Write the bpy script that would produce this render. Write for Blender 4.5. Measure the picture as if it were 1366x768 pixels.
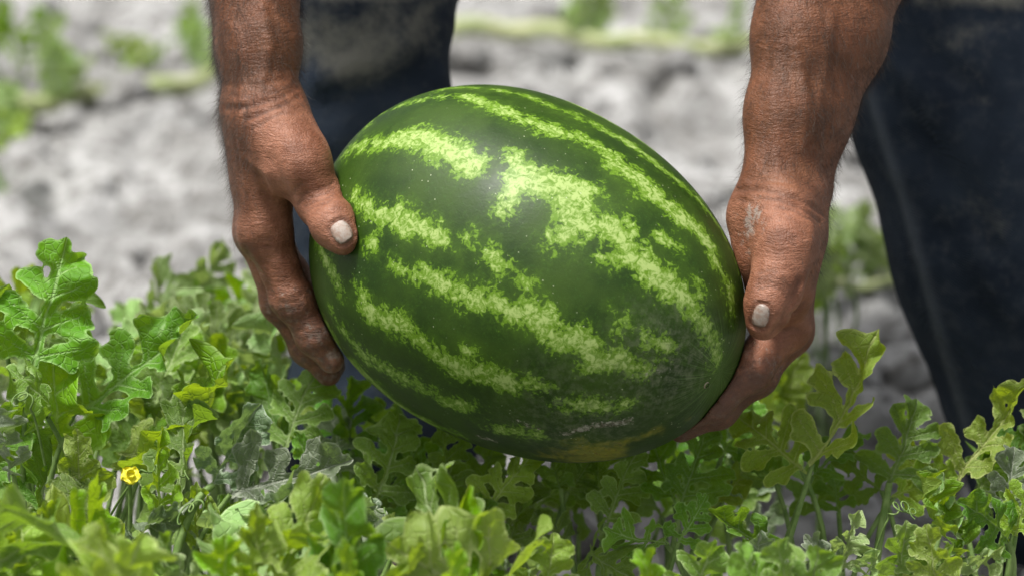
import bpy, math, random
import numpy as np
from mathutils import Vector, Matrix

for o in list(bpy.data.objects):
    bpy.data.objects.remove(o)
scene = bpy.context.scene
COL = scene.collection
R = math.radians

# ------------------------------------------------------------------ camera, sky, sun, exposure
PITCH = R(15.0)
DIST = 2.5
FRAME_W = 0.594                       # width of the frame at the melon, metres
PIX = FRAME_W / 1366.0 / DIST         # tangent per photo pixel
FWD = np.array([0, math.cos(PITCH), -math.sin(PITCH)])
UPV = np.array([0, math.sin(PITCH), math.cos(PITCH)])
RGT = np.array([1.0, 0, 0])
TARGET = np.array([0, 0, 0.30])
CAM = TARGET - DIST * FWD

cam_data = bpy.data.cameras.new('camera')
cam = bpy.data.objects.new('camera', cam_data)
COL.objects.link(cam)
cam.location = CAM
cam.rotation_euler = (math.pi / 2 - PITCH, 0, 0)
cam_data.sensor_width = 36
cam_data.lens = 36 * DIST / FRAME_W
cam_data.clip_end = 500
cam_data.dof.use_dof = True
cam_data.dof.focus_distance = DIST - 0.055
cam_data.dof.aperture_fstop = 6.3
scene.camera = cam

SUN_EL, SUN_AZ = R(72), R(-112)        # azimuth measured from +Y towards +X
world = bpy.data.worlds.new('World')
scene.world = world
world.use_nodes = True
wn = world.node_tree.nodes
wl = world.node_tree.links
sky = wn.new('ShaderNodeTexSky')
sky.sky_type = 'NISHITA'
sky.sun_disc = False
sky.sun_elevation = SUN_EL
sky.sun_rotation = SUN_AZ
sky.dust_density = 6.0
sky.air_density = 1.0
hsv = wn.new('ShaderNodeHueSaturation')     # thin cloud: a paler sky all over
hsv.inputs['Saturation'].default_value = 0.22
wl.new(sky.outputs[0], hsv.inputs['Color'])
wl.new(hsv.outputs[0], wn['Background'].inputs['Color'])
wn['Background'].inputs['Strength'].default_value = 0.125
sun_data = bpy.data.lights.new('sun', 'SUN')
sun_data.energy = 4.1
sun_data.angle = R(8)
sun_data.color = (1.0, 0.975, 0.93)
sun = bpy.data.objects.new('sun', sun_data)
COL.objects.link(sun)
sd = Vector((math.sin(SUN_AZ) * math.cos(SUN_EL), math.cos(SUN_AZ) * math.cos(SUN_EL), math.sin(SUN_EL)))
sun.rotation_euler = sd.to_track_quat('Z', 'Y').to_euler()
sun.location = (-1, .5, 3)
scene.view_settings.view_transform = 'Standard'
scene.view_settings.look = 'None'
scene.view_settings.gamma = 1
scene.view_settings.exposure = 0.34
scene.render.engine = 'CYCLES'
scene.cycles.use_denoising = True
scene.cycles.max_bounces = 8
scene.cycles.transparent_max_bounces = 4

# ------------------------------------------------------------------ helpers
def P(px, py, d=0.0):
    """point of the place seen at a photo pixel, d metres beyond the melon's distance"""
    z = DIST + d
    return CAM + z * (FWD + RGT * (px - 683) * PIX + UPV * (384 - py) * PIX)

def project(p):
    q = np.asarray(p) - CAM
    z = q @ FWD
    return 683 + (q @ RGT) / z / PIX, 384 - (q @ UPV) / z / PIX, z - DIST

def empty(name, loc):
    o = bpy.data.objects.new(name, None)
    o.empty_display_size = 0.05
    o.location = loc
    COL.objects.link(o)
    return o

def tag(o, label=None, cat=None, group=None, kind=None):
    if label: o['label'] = label
    if cat: o['category'] = cat
    if group: o['group'] = group
    if kind: o['kind'] = kind
    return o

def np_mesh(name, verts, faces, attrs=None, smooth=True):
    me = bpy.data.meshes.new(name)
    verts = np.asarray(verts, np.float32)
    faces = np.asarray(faces, np.int32)
    n = faces.shape[1]
    me.vertices.add(len(verts)); me.vertices.foreach_set('co', verts.ravel())
    me.loops.add(faces.size); me.loops.foreach_set('vertex_index', faces.ravel())
    me.polygons.add(len(faces))
    me.polygons.foreach_set('loop_start', np.arange(0, faces.size, n, dtype=np.int32))
    me.polygons.foreach_set('loop_total', np.full(len(faces), n, np.int32))
    me.update(calc_edges=True)
    if smooth:
        me.polygons.foreach_set('use_smooth', np.ones(len(faces), bool))
    for k, v in (attrs or {}).items():
        a = me.attributes.new(k, 'FLOAT', 'POINT')
        a.data.foreach_set('value', np.asarray(v, np.float32))
    me.validate()
    return me

def add(name, me, mat=None, parent=None, matrix=None):
    o = bpy.data.objects.new(name, me)
    COL.objects.link(o)
    if mat is not None and not me.materials:
        me.materials.append(mat)
    if parent is not None:
        o.parent = parent
        o.matrix_parent_inverse = Matrix.Translation(parent.location).inverted() if parent.parent is None else parent.matrix_parent_inverse.copy()
    if matrix is not None:
        o.matrix_basis = matrix
    return o

# value noise in numpy
def _hash(i, j, k, s):
    n = (i * 374761393 + j * 668265263 + k * 2147483647 + s * 974711) & 0xffffffff
    n = ((n ^ (n >> 13)) * 1274126177) & 0xffffffff
    return ((n ^ (n >> 16)) & 0xffff) / 65535.0

def vnoise(p, s=0):
    p = np.asarray(p, float)
    i = np.floor(p).astype(np.int64); f = p - i
    f = f * f * (3 - 2 * f)
    out = 0
    for a in (0, 1):
        wa = f[..., 0] if a else 1 - f[..., 0]
        for b in (0, 1):
            wb = f[..., 1] if b else 1 - f[..., 1]
            for c in (0, 1):
                wc = f[..., 2] if c else 1 - f[..., 2]
                out = out + wa * wb * wc * _hash(i[..., 0] + a, i[..., 1] + b, i[..., 2] + c, s)
    return out

def fbm(p, octv=4, s=0):
    t, amp, tot = 0, 1.0, 0
    for o in range(octv):
        t = t + amp * vnoise(np.asarray(p) * 2 ** o, s + o); tot += amp; amp *= 0.5
    return t / tot

def tube(path, radii, sides=6):
    path = np.asarray(path, float)
    n = len(path)
    radii = np.broadcast_to(radii, (n,))
    tan = np.gradient(path, axis=0)
    tan /= np.linalg.norm(tan, axis=1, keepdims=True) + 1e-12
    ref = np.array([0.3, -0.9, 0.2])
    a = np.cross(tan, ref); a /= np.linalg.norm(a, axis=1, keepdims=True) + 1e-12
    b = np.cross(tan, a)
    ang = np.linspace(0, 2 * np.pi, sides, endpoint=False)
    v = path[:, None] + radii[:, None, None] * (np.cos(ang)[None, :, None] * a[:, None] + np.sin(ang)[None, :, None] * b[:, None])
    v = v.reshape(-1, 3)
    i, j = np.meshgrid(np.arange(n - 1), np.arange(sides), indexing='ij')
    jn = (j + 1) % sides
    f = np.stack([i * sides + j, i * sides + jn, (i + 1) * sides + jn, (i + 1) * sides + j], -1).reshape(-1, 4)
    return v, f

def bezier(a, b, c, n=9):
    t = np.linspace(0, 1, n)[:, None]
    return (1 - t) ** 2 * np.asarray(a) + 2 * t * (1 - t) * np.asarray(b) + t * t * np.asarray(c)

def merge(parts):
    vs, fs, k = [], [], 0
    for v, f in parts:
        vs.append(v); fs.append(f + k); k += len(v)
    return np.concatenate(vs), np.concatenate(fs)

# ---- signed distance fields on a grid and a surface through them
class Field:
    def __init__(self, lo, hi, h):
        self.lo = np.asarray(lo, float); self.h = h
        self.n = np.ceil((np.asarray(hi) - self.lo) / h).astype(int) + 1
        self.f = np.full(self.n, 0.05, np.float32)
        self.pending, self.creases = [], []

    def _box(self, lo, hi):
        a = np.clip(np.floor((lo - self.lo) / self.h).astype(int), 0, self.n)
        b = np.clip(np.ceil((hi - self.lo) / self.h).astype(int) + 1, 0, self.n)
        if np.any(b <= a): return None, None
        ax = [self.lo[k] + self.h * np.arange(a[k], b[k], dtype=np.float32) for k in range(3)]
        X = np.stack(np.meshgrid(*ax, indexing='ij'), -1).astype(np.float32)
        return (slice(a[0], b[0]), slice(a[1], b[1]), slice(a[2], b[2])), X

    @staticmethod
    def seg(X, a, b):
        a = np.asarray(a, np.float32); d = np.asarray(b, np.float32) - a
        t = np.clip(((X - a) @ d) / max(float(d @ d), 1e-12), 0, 1)
        return np.linalg.norm(X - a - t[..., None] * d, axis=-1), t

    def cone(self, a, b, ra, rb, k=0.006):
        a, b = np.asarray(a, float), np.asarray(b, float)
        m = max(ra, rb) + 0.022 + k
        s, X = self._box(np.minimum(a, b) - m, np.maximum(a, b) + m)
        if s is None: return
        D, t = self.seg(X, a, b)
        D = D - (ra + (rb - ra) * t)
        F = self.f[s]
        hh = np.maximum(k - np.abs(F - D), 0) / k
        self.f[s] = np.minimum(F, D) - hh * hh * k * 0.25

    def chain(self, pts, rad, k=0.006):
        for i in range(len(pts) - 1):
            self.cone(pts[i], pts[i + 1], rad[i], rad[i + 1], k)

    def groove(self, pts, depth, w):
        """depth > 0 cuts a crease along a polyline, depth < 0 raises a cord"""
        pts = [np.asarray(p, float) for p in pts]
        lo = np.min(pts, 0) - 3 * w; hi = np.max(pts, 0) + 3 * w
        s, X = self._box(lo, hi)
        if s is None: return
        D = None
        for i in range(len(pts) - 1):
            d, t = self.seg(X, pts[i], pts[i + 1])
            D = d if D is None else np.minimum(D, d)
        self.f[s] += depth * np.exp(-(D / w) ** 2)

    def front(self, px, py):
        """the surface point seen at a photo pixel"""
        ds = np.arange(-.14, .16, .0006)
        X = CAM + (DIST + ds)[:, None] * (FWD + RGT * (px - 683) * PIX + UPV * (384 - py) * PIX)
        g = (X - self.lo) / self.h
        ok = np.all((g >= 0) & (g < self.n - 1.001), axis=1)
        i = np.clip(np.floor(g).astype(int), 0, self.n - 2); t = g - i
        val = 0
        for a in (0, 1):
            for b in (0, 1):
                for c in (0, 1):
                    w = (t[:, 0] if a else 1 - t[:, 0]) * (t[:, 1] if b else 1 - t[:, 1]) * (t[:, 2] if c else 1 - t[:, 2])
                    val = val + w * self.f[i[:, 0] + a, i[:, 1] + b, i[:, 2] + c]
        hit = ok & (val < 0)
        return X[np.argmax(hit)] if hit.any() else None

    def crease(self, pts, depth, w, keep=True):
        out = []
        for i in range(len(pts) - 1):
            for t in (0, .25, .5, .75):
                q = self.front(pts[i][0] + (pts[i + 1][0] - pts[i][0]) * t, pts[i][1] + (pts[i + 1][1] - pts[i][1]) * t)
                if q is not None: out.append(q)
        q = self.front(*pts[-1])
        if q is not None: out.append(q)
        if len(out) > 1:
            self.pending.append((out, depth, w))
            if depth > 0 and keep: self.creases.append((out, w, depth))

    def cut(self):
        for a in self.pending: self.groove(*a)

    def surface(self):
        f, h = self.f, self.h
        neg = f < 0
        c = [f[i:f.shape[0] - 1 + i, j:f.shape[1] - 1 + j, k:f.shape[2] - 1 + k] for i in (0, 1) for j in (0, 1) for k in (0, 1)]
        cnt = sum((x < 0).astype(np.int8) for x in c)
        act = (cnt > 0) & (cnt < 8)
        idx = np.full(act.shape, -1, np.int64)
        ijk = np.argwhere(act)
        idx[act] = np.arange(len(ijk))
        vals = np.stack([x[act] for x in c], 1)
        off = np.array([(i, j, k) for i in (0, 1) for j in (0, 1) for k in (0, 1)], float)
        acc = np.zeros((len(ijk), 3)); num = np.zeros(len(ijk))
        for a in range(8):
            for b in range(a + 1, 8):
                if np.abs(off[a] - off[b]).sum() != 1: continue
                va, vb = vals[:, a], vals[:, b]
                m = (va < 0) != (vb < 0)
                t = np.where(m, va / np.where(m, va - vb, 1), 0)
                acc += np.where(m[:, None], off[a] + t[:, None] * (off[b] - off[a]), 0)
                num += m
        V = self.lo + h * (ijk + acc / num[:, None])
        faces = []
        for ax in range(3):
            u, w = (ax + 1) % 3, (ax + 2) % 3
            sl0 = [slice(None)] * 3; sl1 = [slice(None)] * 3
            sl0[ax] = slice(0, -1); sl1[ax] = slice(1, None)
            A, B = neg[tuple(sl0)], neg[tuple(sl1)]
            e = np.argwhere(A != B)
            ok = (e[:, u] > 0) & (e[:, w] > 0) & (e[:, u] < f.shape[u] - 1) & (e[:, w] < f.shape[w] - 1)
            e = e[ok]
            flip = A[tuple(e.T)]
            q = []
            for du, dw in ((1, 1), (0, 1), (0, 0), (1, 0)):
                g = e.copy(); g[:, u] -= du; g[:, w] -= dw
                q.append(idx[tuple(g.T)])
            q = np.stack(q, 1)
            q[~flip] = q[~flip][:, ::-1]
            faces.append(q)
        return V, np.concatenate(faces)

def relax(V, F, n=2, w=0.5):
    """gentle smoothing of a quad mesh"""
    e = np.concatenate([F[:, [0, 1]], F[:, [1, 2]], F[:, [2, 3]], F[:, [3, 0]]])
    e = np.concatenate([e, e[:, ::-1]])
    deg = np.bincount(e[:, 0], minlength=len(V)).astype(float)
    for _ in range(n):
        S = np.stack([np.bincount(e[:, 0], weights=V[e[:, 1], k], minlength=len(V)) for k in range(3)], 1) / deg[:, None]
        V = V + w * (S - V)
    return V

def vnormals(V, F):
    n = np.cross(V[F[:, 2]] - V[F[:, 0]], V[F[:, 3]] - V[F[:, 1]])
    N = np.zeros_like(V)
    for k in range(4):
        for c in range(3):
            N[:, c] += np.bincount(F[:, k], weights=n[:, c], minlength=len(V))
    return N / (np.linalg.norm(N, axis=1, keepdims=True) + 1e-12)

# ---- shader nodes
class NT:
    def __init__(self, name):
        self.m = bpy.data.materials.new(name); self.m.use_nodes = True
        self.t = self.m.node_tree; self.t.nodes.clear()
        self.out = self.t.nodes.new('ShaderNodeOutputMaterial')
    def n(self, typ, ins=None, **kw):
        nd = self.t.nodes.new('ShaderNode' + typ)
        for k, v in kw.items(): setattr(nd, k, v)
        for k, v in (ins or {}).items():
            s = nd.inputs[k]
            if isinstance(v, bpy.types.NodeSocket): self.t.links.new(v, s)
            elif isinstance(v, bpy.types.Node): self.t.links.new(v.outputs[0], s)
            else: s.default_value = v
        return nd
    def attr(self, name): return self.n('Attribute', attribute_name=name).outputs['Fac']
    def coord(self, which='Object'): return self.n('TexCoord').outputs[which]
    def noise(self, vec, scale, detail=3, rough=0.55, dist=0.0):
        return self.n('TexNoise', {'Vector': vec, 'Scale': scale, 'Detail': detail, 'Roughness': rough, 'Distortion': dist}).outputs['Fac']
    def math(self, op, a, b=0.0, c=0.0, clamp=False):
        nd = self.t.nodes.new('ShaderNodeMath'); nd.operation = op; nd.use_clamp = clamp
        for s, v in zip(nd.inputs, (a, b, c)):
            if isinstance(v, bpy.types.NodeSocket): self.t.links.new(v, s)
            else: s.default_value = v
        return nd.outputs[0]
    def step(self, v, lo, hi, a=0.0, b=1.0):
        return self.n('MapRange', {'Value': v, 'From Min': lo, 'From Max': hi, 'To Min': a, 'To Max': b}, interpolation_type='SMOOTHSTEP').outputs[0]
    def mix(self, fac, a, b, mode='MIX'):
        nd = self.t.nodes.new('ShaderNodeMix'); nd.data_type = 'RGBA'; nd.blend_type = mode
        for s, v in ((nd.inputs[0], fac), (nd.inputs[6], a), (nd.inputs[7], b)):
            if isinstance(v, bpy.types.NodeSocket): self.t.links.new(v, s)
            elif isinstance(v, (tuple, list)): s.default_value = (*v[:3], 1)
            else: s.default_value = v
        return nd.outputs[2]
    def bump(self, h, strength, dist, normal=None):
        ins = {'Height': h, 'Strength': strength, 'Distance': dist}
        if normal is not None: ins['Normal'] = normal
        return self.n('Bump', ins).outputs[0]
    def surf(self, sh):
        self.t.links.new(sh.outputs[0] if isinstance(sh, bpy.types.Node) else sh, self.out.inputs['Surface'])
        return self.m

# ------------------------------------------------------------------ materials
def mat_soil():
    N = NT('pale_dry_soil'); c = N.coord('Object')
    a = N.noise(c, 9, 5); b = N.noise(c, 60, 4); d = N.noise(c, 420, 3)
    col = N.mix(N.step(a, .36, .60), (.30, .295, .285), (.53, .527, .52))
    col = N.mix(N.step(b, .42, .66), col, (.19, .183, .172))
    col = N.mix(N.math('MULTIPLY', N.step(d, .5, .8), .5), col, (.62, .61, .59))
    bm = N.bump(N.math('ADD', b, N.math('MULTIPLY', d, .5)), .9, .014)
    return N.surf(N.n('BsdfPrincipled', {'Base Color': col, 'Roughness': .95, 'Normal': bm, 'Specular IOR Level': .15}))

def mat_melon():
    N = NT('striped_melon_rind'); c = N.coord('Object')
    st = N.attr('stripe')                       # 0 at a stripe's edge, positive inside, in millimetres / 10
    n1 = N.noise(c, 90, 5, .62, .6); n2 = N.noise(c, 330, 4, .6, .8); n3 = N.noise(c, 30, 3)
    q = N.math('ADD', N.math('ADD', st, .02), N.math('MULTIPLY', N.math('SUBTRACT', n1, .5), 2.5))
    q = N.math('ADD', q, N.math('MULTIPLY', N.math('SUBTRACT', n2, .5), 2.5))
    q = N.math('ADD', q, N.math('MULTIPLY', N.math('SUBTRACT', n3, .5), .7))
    dark = N.mix(N.step(n3, .3, .7), (.012, .034, .0011), (.028, .062, .0022))
    dark = N.mix(N.step(N.noise(c, 700, 2), .55, .8, 0, .35), dark, (.04, .12, .015))
    fea = N.step(N.math('ADD', q, N.math('MULTIPLY', N.math('SUBTRACT', N.noise(c, 55, 4, .6), .5), 1.6)), -.8, .3, 0, .32)
    dark = N.mix(fea, dark, (.055, .125, .004))
    mid = (.100, .200, .007); pale = (.37, .47, .16)
    col = N.mix(N.step(q, -.05, .30), dark, mid)
    pv = N.noise(c, 260, 4, .65, 1.0)
    pl = N.math('MULTIPLY', N.step(q, .25, .80), N.step(pv, .36, .58))
    pl = N.math('MULTIPLY', pl, N.attr('pale'))
    col = N.mix(pl, col, pale)
    # paler threads where the stripes run together at the blossom end
    th = N.attr('threads')
    wv = N.n('TexNoise', {'Vector': N.n('CombineXYZ', {'X': N.math('MULTIPLY', N.attr('merid'), 26.0), 'Y': N.math('MULTIPLY', N.attr('axial'), 2.0)}), 'Scale': 1.0, 'Detail': 3.0}).outputs['Fac']
    col = N.mix(N.math('MULTIPLY', th, N.step(wv, .48, .62)), col, (.17, .30, .075))
    # yellow belly, where it lay on the ground
    bl = N.math('ADD', N.attr('belly'), N.math('MULTIPLY', N.math('SUBTRACT', n1, .5), 2.2))
    bl = N.math('ADD', bl, N.math('MULTIPLY', N.math('SUBTRACT', n3, .5), 1.5))
    bl = N.step(bl, .15, 1.0)
    yel = N.mix(N.step(n2, .35, .68), (.19, .175, .012), (.11, .135, .010))
    yel = N.mix(N.step(N.noise(c, 520, 2), .62, .7), yel, (.10, .055, .012))
    col = N.mix(bl, col, yel)
    # scurf scar and earth dust
    sc = N.math('ADD', N.attr('scar'), N.math('MULTIPLY', N.math('SUBTRACT', N.noise(c, 380, 4, .7), .5), 2.4))
    sc = N.step(sc, -.15, .3)
    col = N.mix(sc, col, N.mix(N.step(n2, .4, .6), (.10, .09, .065), (.30, .29, .25)))
    sp = N.n('TexVoronoi', {'Vector': c, 'Scale': 260.0}).outputs['Distance']
    spm = N.math('MULTIPLY', N.step(sp, .06, .13, 1, 0), N.step(N.noise(c, 45, 2), .5, .62))
    col = N.mix(N.math('MULTIPLY', spm, .8), col, (.42, .46, .30))
    du = N.math('MULTIPLY', N.attr('dust'), N.step(N.noise(c, 240, 5, .7), .4, .7))
    col = N.mix(N.math('MULTIPLY', du, .45), col, (.26, .27, .19))
    ro = N.math('ADD', N.step(n3, .3, .7,  .46, .60), N.math('MULTIPLY', sc, .4))
    ro = N.math('ADD', ro, N.math('MULTIPLY', N.attr('dust'), .25))
    h = N.math('ADD', N.math('MULTIPLY', n2, .4), N.math('MULTIPLY', sc, 1.2))
    bm = N.bump(h, .10, .004)
    return N.surf(N.n('BsdfPrincipled', {'Base Color': col, 'Roughness': ro, 'Normal': bm, 'IOR': 1.45, 'Specular IOR Level': .34, 'Coat Weight': .0, 'Coat Roughness': .35}))

def mat_skin():
    N = NT('weathered_skin'); c = N.coord('Object')
    tan = N.attr('tan'); dust = N.attr('dust')
    n1 = N.noise(c, 70, 4); n2 = N.noise(c, 260, 4, .6); n3 = N.noise(c, 900, 2)
    hand = N.mix(N.step(n1, .32, .68), (.160, .060, .030), (.290, .126, .074))
    arm = N.mix(N.step(n1, .35, .65), (.090, .034, .0135), (.155, .061, .027))
    col = N.mix(tan, hand, arm)
    col = N.mix(N.step(n2, .55, .75, 0, .45), col, (.17, .065, .035))
    col = N.mix(N.step(n3, .58, .70, 0, .5), col, (.10, .045, .025))
    col = N.mix(N.step(N.noise(c, 32, 3), .45, .7, 0, .4), col, (.17, .060, .028))
    d = N.math('ADD', dust, N.math('MULTIPLY', N.math('SUBTRACT', N.noise(c, 150, 6, .75), .5), 2.6))
    d = N.step(d, .55, .95, 0, .7)
    col = N.mix(d, col, (.29, .25, .215))
    g = N.math('ADD', N.attr('grime'), N.math('MULTIPLY', N.math('SUBTRACT', n2, .5), 1.3))
    col = N.mix(N.step(g, .3, .9, 0, .75), col, (.085, .045, .032))
    col = N.mix(N.math('MULTIPLY', N.attr('crease'), .7), col, (.07, .032, .02))
    vo = N.n('TexVoronoi', {'Vector': c, 'Scale': 620.0}, feature='DISTANCE_TO_EDGE').outputs['Distance']
    vo2 = N.n('TexVoronoi', {'Vector': c, 'Scale': 190.0}, feature='DISTANCE_TO_EDGE').outputs['Distance']
    h = N.math('ADD', N.math('MULTIPLY', N.step(vo, 0, .22), .16), N.math('MULTIPLY', N.step(vo2, 0, .06), .14))
    h = N.math('ADD', h, N.math('MULTIPLY', n2, .8))
    st = N.n('VectorMath', {0: c, 1: (1.0, 1.0, 4.5)}, operation='MULTIPLY').outputs[0]
    h = N.math('ADD', h, N.math('MULTIPLY', N.noise(st, 120, 4, .6, .8), 1.3))
    bm = N.bump(h, .6, .0013)
    ro = N.math('ADD', .50, N.math('MULTIPLY', d, .35))
    return N.surf(N.n('BsdfPrincipled', {'Base Color': col, 'Roughness': ro, 'Normal': bm, 'Specular IOR Level': .34,
        'Subsurface Weight': .12, 'Subsurface Radius': (.006, .0025, .0012), 'Subsurface Scale': 1.0}))

def mat_nail():
    N = NT('chalky_nail'); c = N.coord('Object')
    n = N.noise(c, 300, 6, .7); tip = N.attr('tip')
    col = N.mix(N.step(n, .35, .68), (.33, .225, .175), (.44, .385, .34))
    col = N.mix(N.step(N.math('ADD', tip, N.math('MULTIPLY', n, .25)), .98, 1.04), col, (.10, .055, .035))
    dirt = N.math('ADD', N.attr('rim'), N.math('MULTIPLY', N.math('SUBTRACT', N.noise(c, 500, 5, .7), .5), .9))
    col = N.mix(N.step(dirt, .70, 1.0, 0, .85), col, (.12, .07, .048))
    return N.surf(N.n('BsdfPrincipled', {'Base Color': col, 'Roughness': .5, 'Normal': N.bump(n, .35, .0009)}))

def mat_denim():
    N = NT('dusty_dark_denim'); c = N.coord('Object')
    fade = N.attr('fade'); seam = N.attr('seam')
    n1 = N.noise(c, 14, 4); n2 = N.noise(c, 90, 4)
    w = N.n('TexWave', {'Vector': c, 'Scale': 330.0, 'Distortion': 1.5, 'Detail': 2.0}, wave_type='BANDS', bands_direction='DIAGONAL').outputs['Fac']
    col = N.mix(N.step(n1, .3, .7), (.012, .018, .029), (.028, .039, .057))
    col = N.mix(N.step(n2, .45, .75, 0, .6), col, (.045, .054, .066))
    f = N.math('ADD', fade, N.math('MULTIPLY', N.math('SUBTRACT', N.noise(c, 38, 6, .7), .5), 1.7))
    col = N.mix(N.step(f, .15, 1.0, 0, .8), col, (.20, .195, .165))
    col = N.mix(N.math('MULTIPLY', seam, .55), col, (.11, .125, .145))
    h = N.math('ADD', N.math('MULTIPLY', w, .4), N.math('MULTIPLY', n2, 1.6))
    return N.surf(N.n('BsdfPrincipled', {'Base Color': col, 'Roughness': .9, 'Normal': N.bump(h, .5, .004),
        'Specular IOR Level': .12}))

def mat_plain(name, a, b, scale, rough=.8, bump=.3):
    N = NT(name); c = N.coord('Object'); n = N.noise(c, scale, 4)
    return N.surf(N.n('BsdfPrincipled', {'Base Color': N.mix(N.step(n, .35, .65), a, b), 'Roughness': rough, 'Normal': N.bump(n, bump, .003)}))

def mat_leaf(name, top, top2, under, trans, rib):
    N = NT(name)
    u, v = N.attr('lu'), N.attr('lv')
    uv = N.n('CombineXYZ', {'X': u, 'Y': v}).outputs[0]
    rnd = N.n('ObjectInfo').outputs['Random']
    uvr = N.n('VectorMath', {0: uv, 1: N.n('CombineXYZ', {'X': N.math('MULTIPLY', rnd, 37.0), 'Y': N.math('MULTIPLY', rnd, 11.0)}).outputs[0]}, operation='ADD').outputs[0]
    n1 = N.noise(uvr, 3.5, 3); n2 = N.noise(uvr, 26, 4)
    col = N.mix(N.step(n1, .3, .7), top, top2)
    col = N.mix(N.step(n2, .5, .75, 0, .35), col, tuple(x * .55 for x in top))
    vo = N.n('TexVoronoi', {'Vector': uvr, 'Scale': 19.0}, feature='DISTANCE_TO_EDGE').outputs['Distance']
    net = N.step(vo, .0, .10, 1, 0)
    vd = N.attr('vein')
    ribm = N.step(vd, .004, .017, 1, 0)
    col = N.mix(N.math('MULTIPLY', net, .22), col, rib)
    col = N.mix(N.math('MULTIPLY', ribm, .8), col, rib)
    rim = N.step(N.attr('edge'), .004, .016, 1, 0)
    col = N.mix(N.math('MULTIPLY', rim, .65), col, rib)
    sp = N.math('MULTIPLY', N.step(N.n('TexVoronoi', {'Vector': uvr, 'Scale': 23.0}).outputs['Distance'], .05, .12, 1, 0), N.step(N.noise(uvr, 5, 2), .55, .66))
    col = N.mix(N.math('MULTIPLY', sp, .6), col, (.36, .36, .17))
    col = N.mix(N.step(N.noise(uvr, 9, 5, .7), .62, .78, 0, .3), col, (.20, .22, .06))
    hv = N.n('HueSaturation', {'Hue': N.math('ADD', .485, N.math('MULTIPLY', rnd, .045)), 'Saturation': N.math('ADD', .85, N.math('MULTIPLY', rnd, .25)),
        'Value': N.math('ADD', .58, N.math('MULTIPLY', N.math('FRACT', N.math('MULTIPLY', rnd, 7.3)), .72)), 'Color': col}).outputs[0]
    und = N.mix(N.math('MULTIPLY', N.math('MAXIMUM', ribm, N.math('MULTIPLY', net, .35)), .7), under, rib)
    und = N.mix(N.step(n2, .5, .75, 0, .3), und, tuple(x * .6 for x in under))
    back = N.n('NewGeometry').outputs['Backfacing']
    fc = N.mix(back, hv, und)
    h = N.math('ADD', N.math('MULTIPLY', net, -.7), N.math('MULTIPLY', n2, .8))
    h = N.math('SUBTRACT', h, N.math('MULTIPLY', ribm, 1.2))
    bm = N.bump(h, .55, .0016)
    pr = N.n('BsdfPrincipled', {'Base Color': fc, 'Roughness': N.step(n2, .3, .7, .48, .64), 'Normal': bm, 'Specular IOR Level': .32})
    tr = N.n('BsdfTranslucent', {'Color': N.mix(N.math('MULTIPLY', ribm, .6), trans, tuple(x * .5 for x in trans)), 'Normal': bm})
    return N.surf(N.n('MixShader', {0: .40, 1: pr, 2: tr}))

M_SOIL = mat_soil(); M_MELON = mat_melon(); M_SKIN = mat_skin(); M_NAIL = mat_nail(); M_DENIM = mat_denim()
M_HAIR = mat_plain('dark_arm_hair', (.022, .014, .009), (.05, .032, .02), 40, .5, 0)
M_SHIRT = mat_plain('grey_shirt_cloth', (.12, .12, .115), (.17, .168, .16), 30, .9)
M_BOOT = mat_plain('brown_boot_leather', (.035, .024, .016), (.06, .042, .03), 40, .7)
M_STALK = mat_plain('pale_green_stalk', (.085, .16, .025), (.17, .26, .07), 110, .65)
M_VINE = mat_plain('dry_pale_vine', (.28, .33, .14), (.40, .42, .22), 40, .7)
M_PETAL = mat_plain('yellow_petal', (.60, .54, .012), (.70, .66, .02), 150, .6)
LEAF = {
    'fresh': mat_leaf('fresh_leaf', (.105, .205, .020), (.150, .270, .028), (.130, .225, .040), (.28, .46, .018), (.38, .50, .20)),
    'lime': mat_leaf('lime_leaf', (.180, .310, .014), (.225, .370, .020), (.170, .260, .050), (.40, .56, .012), (.44, .56, .17)),
    'silver': mat_leaf('silvery_leaf', (.145, .210, .105), (.200, .260, .150), (.190, .240, .150), (.18, .28, .060), (.52, .58, .44)),
    'deep': mat_leaf('deep_green_leaf', (.078, .170, .016), (.110, .220, .020), (.095, .180, .028), (.25, .42, .012), (.27, .38, .12)),
    'gold': mat_leaf('yellow_green_leaf', (.140, .245, .012), (.180, .295, .016), (.150, .235, .022), (.40, .52, .010), (.42, .50, .14)),  # yellow green tone over the whole leaf
    'pale': mat_leaf('pale_sunlit_leaf', (.230, .340, .110), (.320, .430, .165), (.260, .360, .160), (.38, .52, .110), (.52, .60, .32)),  # paler leaf; the blurred bank's sunlit look is put into the colour
}

# ------------------------------------------------------------------ ground
def axis(lo, hi, step, far):
    a = list(np.arange(lo, hi + step / 2, step))
    s, x = step, hi
    while x < far: s *= 1.35; x += s; a.append(x)
    s, x, b = step, lo, []
    while x > -far: s *= 1.35; x -= s; b.append(x)
    return np.array(b[::-1] + a)

def ground_height(x, y):
    p = np.stack([x, y, np.zeros_like(x)], -1)
    h = (fbm(p * 2.2, 3, 5) - .5) * .05 + (fbm(p * 12, 2, 51) - .5) * .018
    c = np.abs(fbm(p * 9 + 3, 3, 11) - .5) * 2
    h = h + (1 - np.clip(c * 3.6, 0, 1)) * -.034 + .02
    h = h + (fbm(p * 26, 3, 21) - .5) * .026
    pit = np.clip((fbm(p * 5.5 + 17, 2, 33) - .64) / .1, 0, 1)
    h = h - pit * .045
    r = np.sqrt(x ** 2 + (y - 1) ** 2)
    return h * np.clip(1.6 - r / 30, .15, 1)

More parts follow.
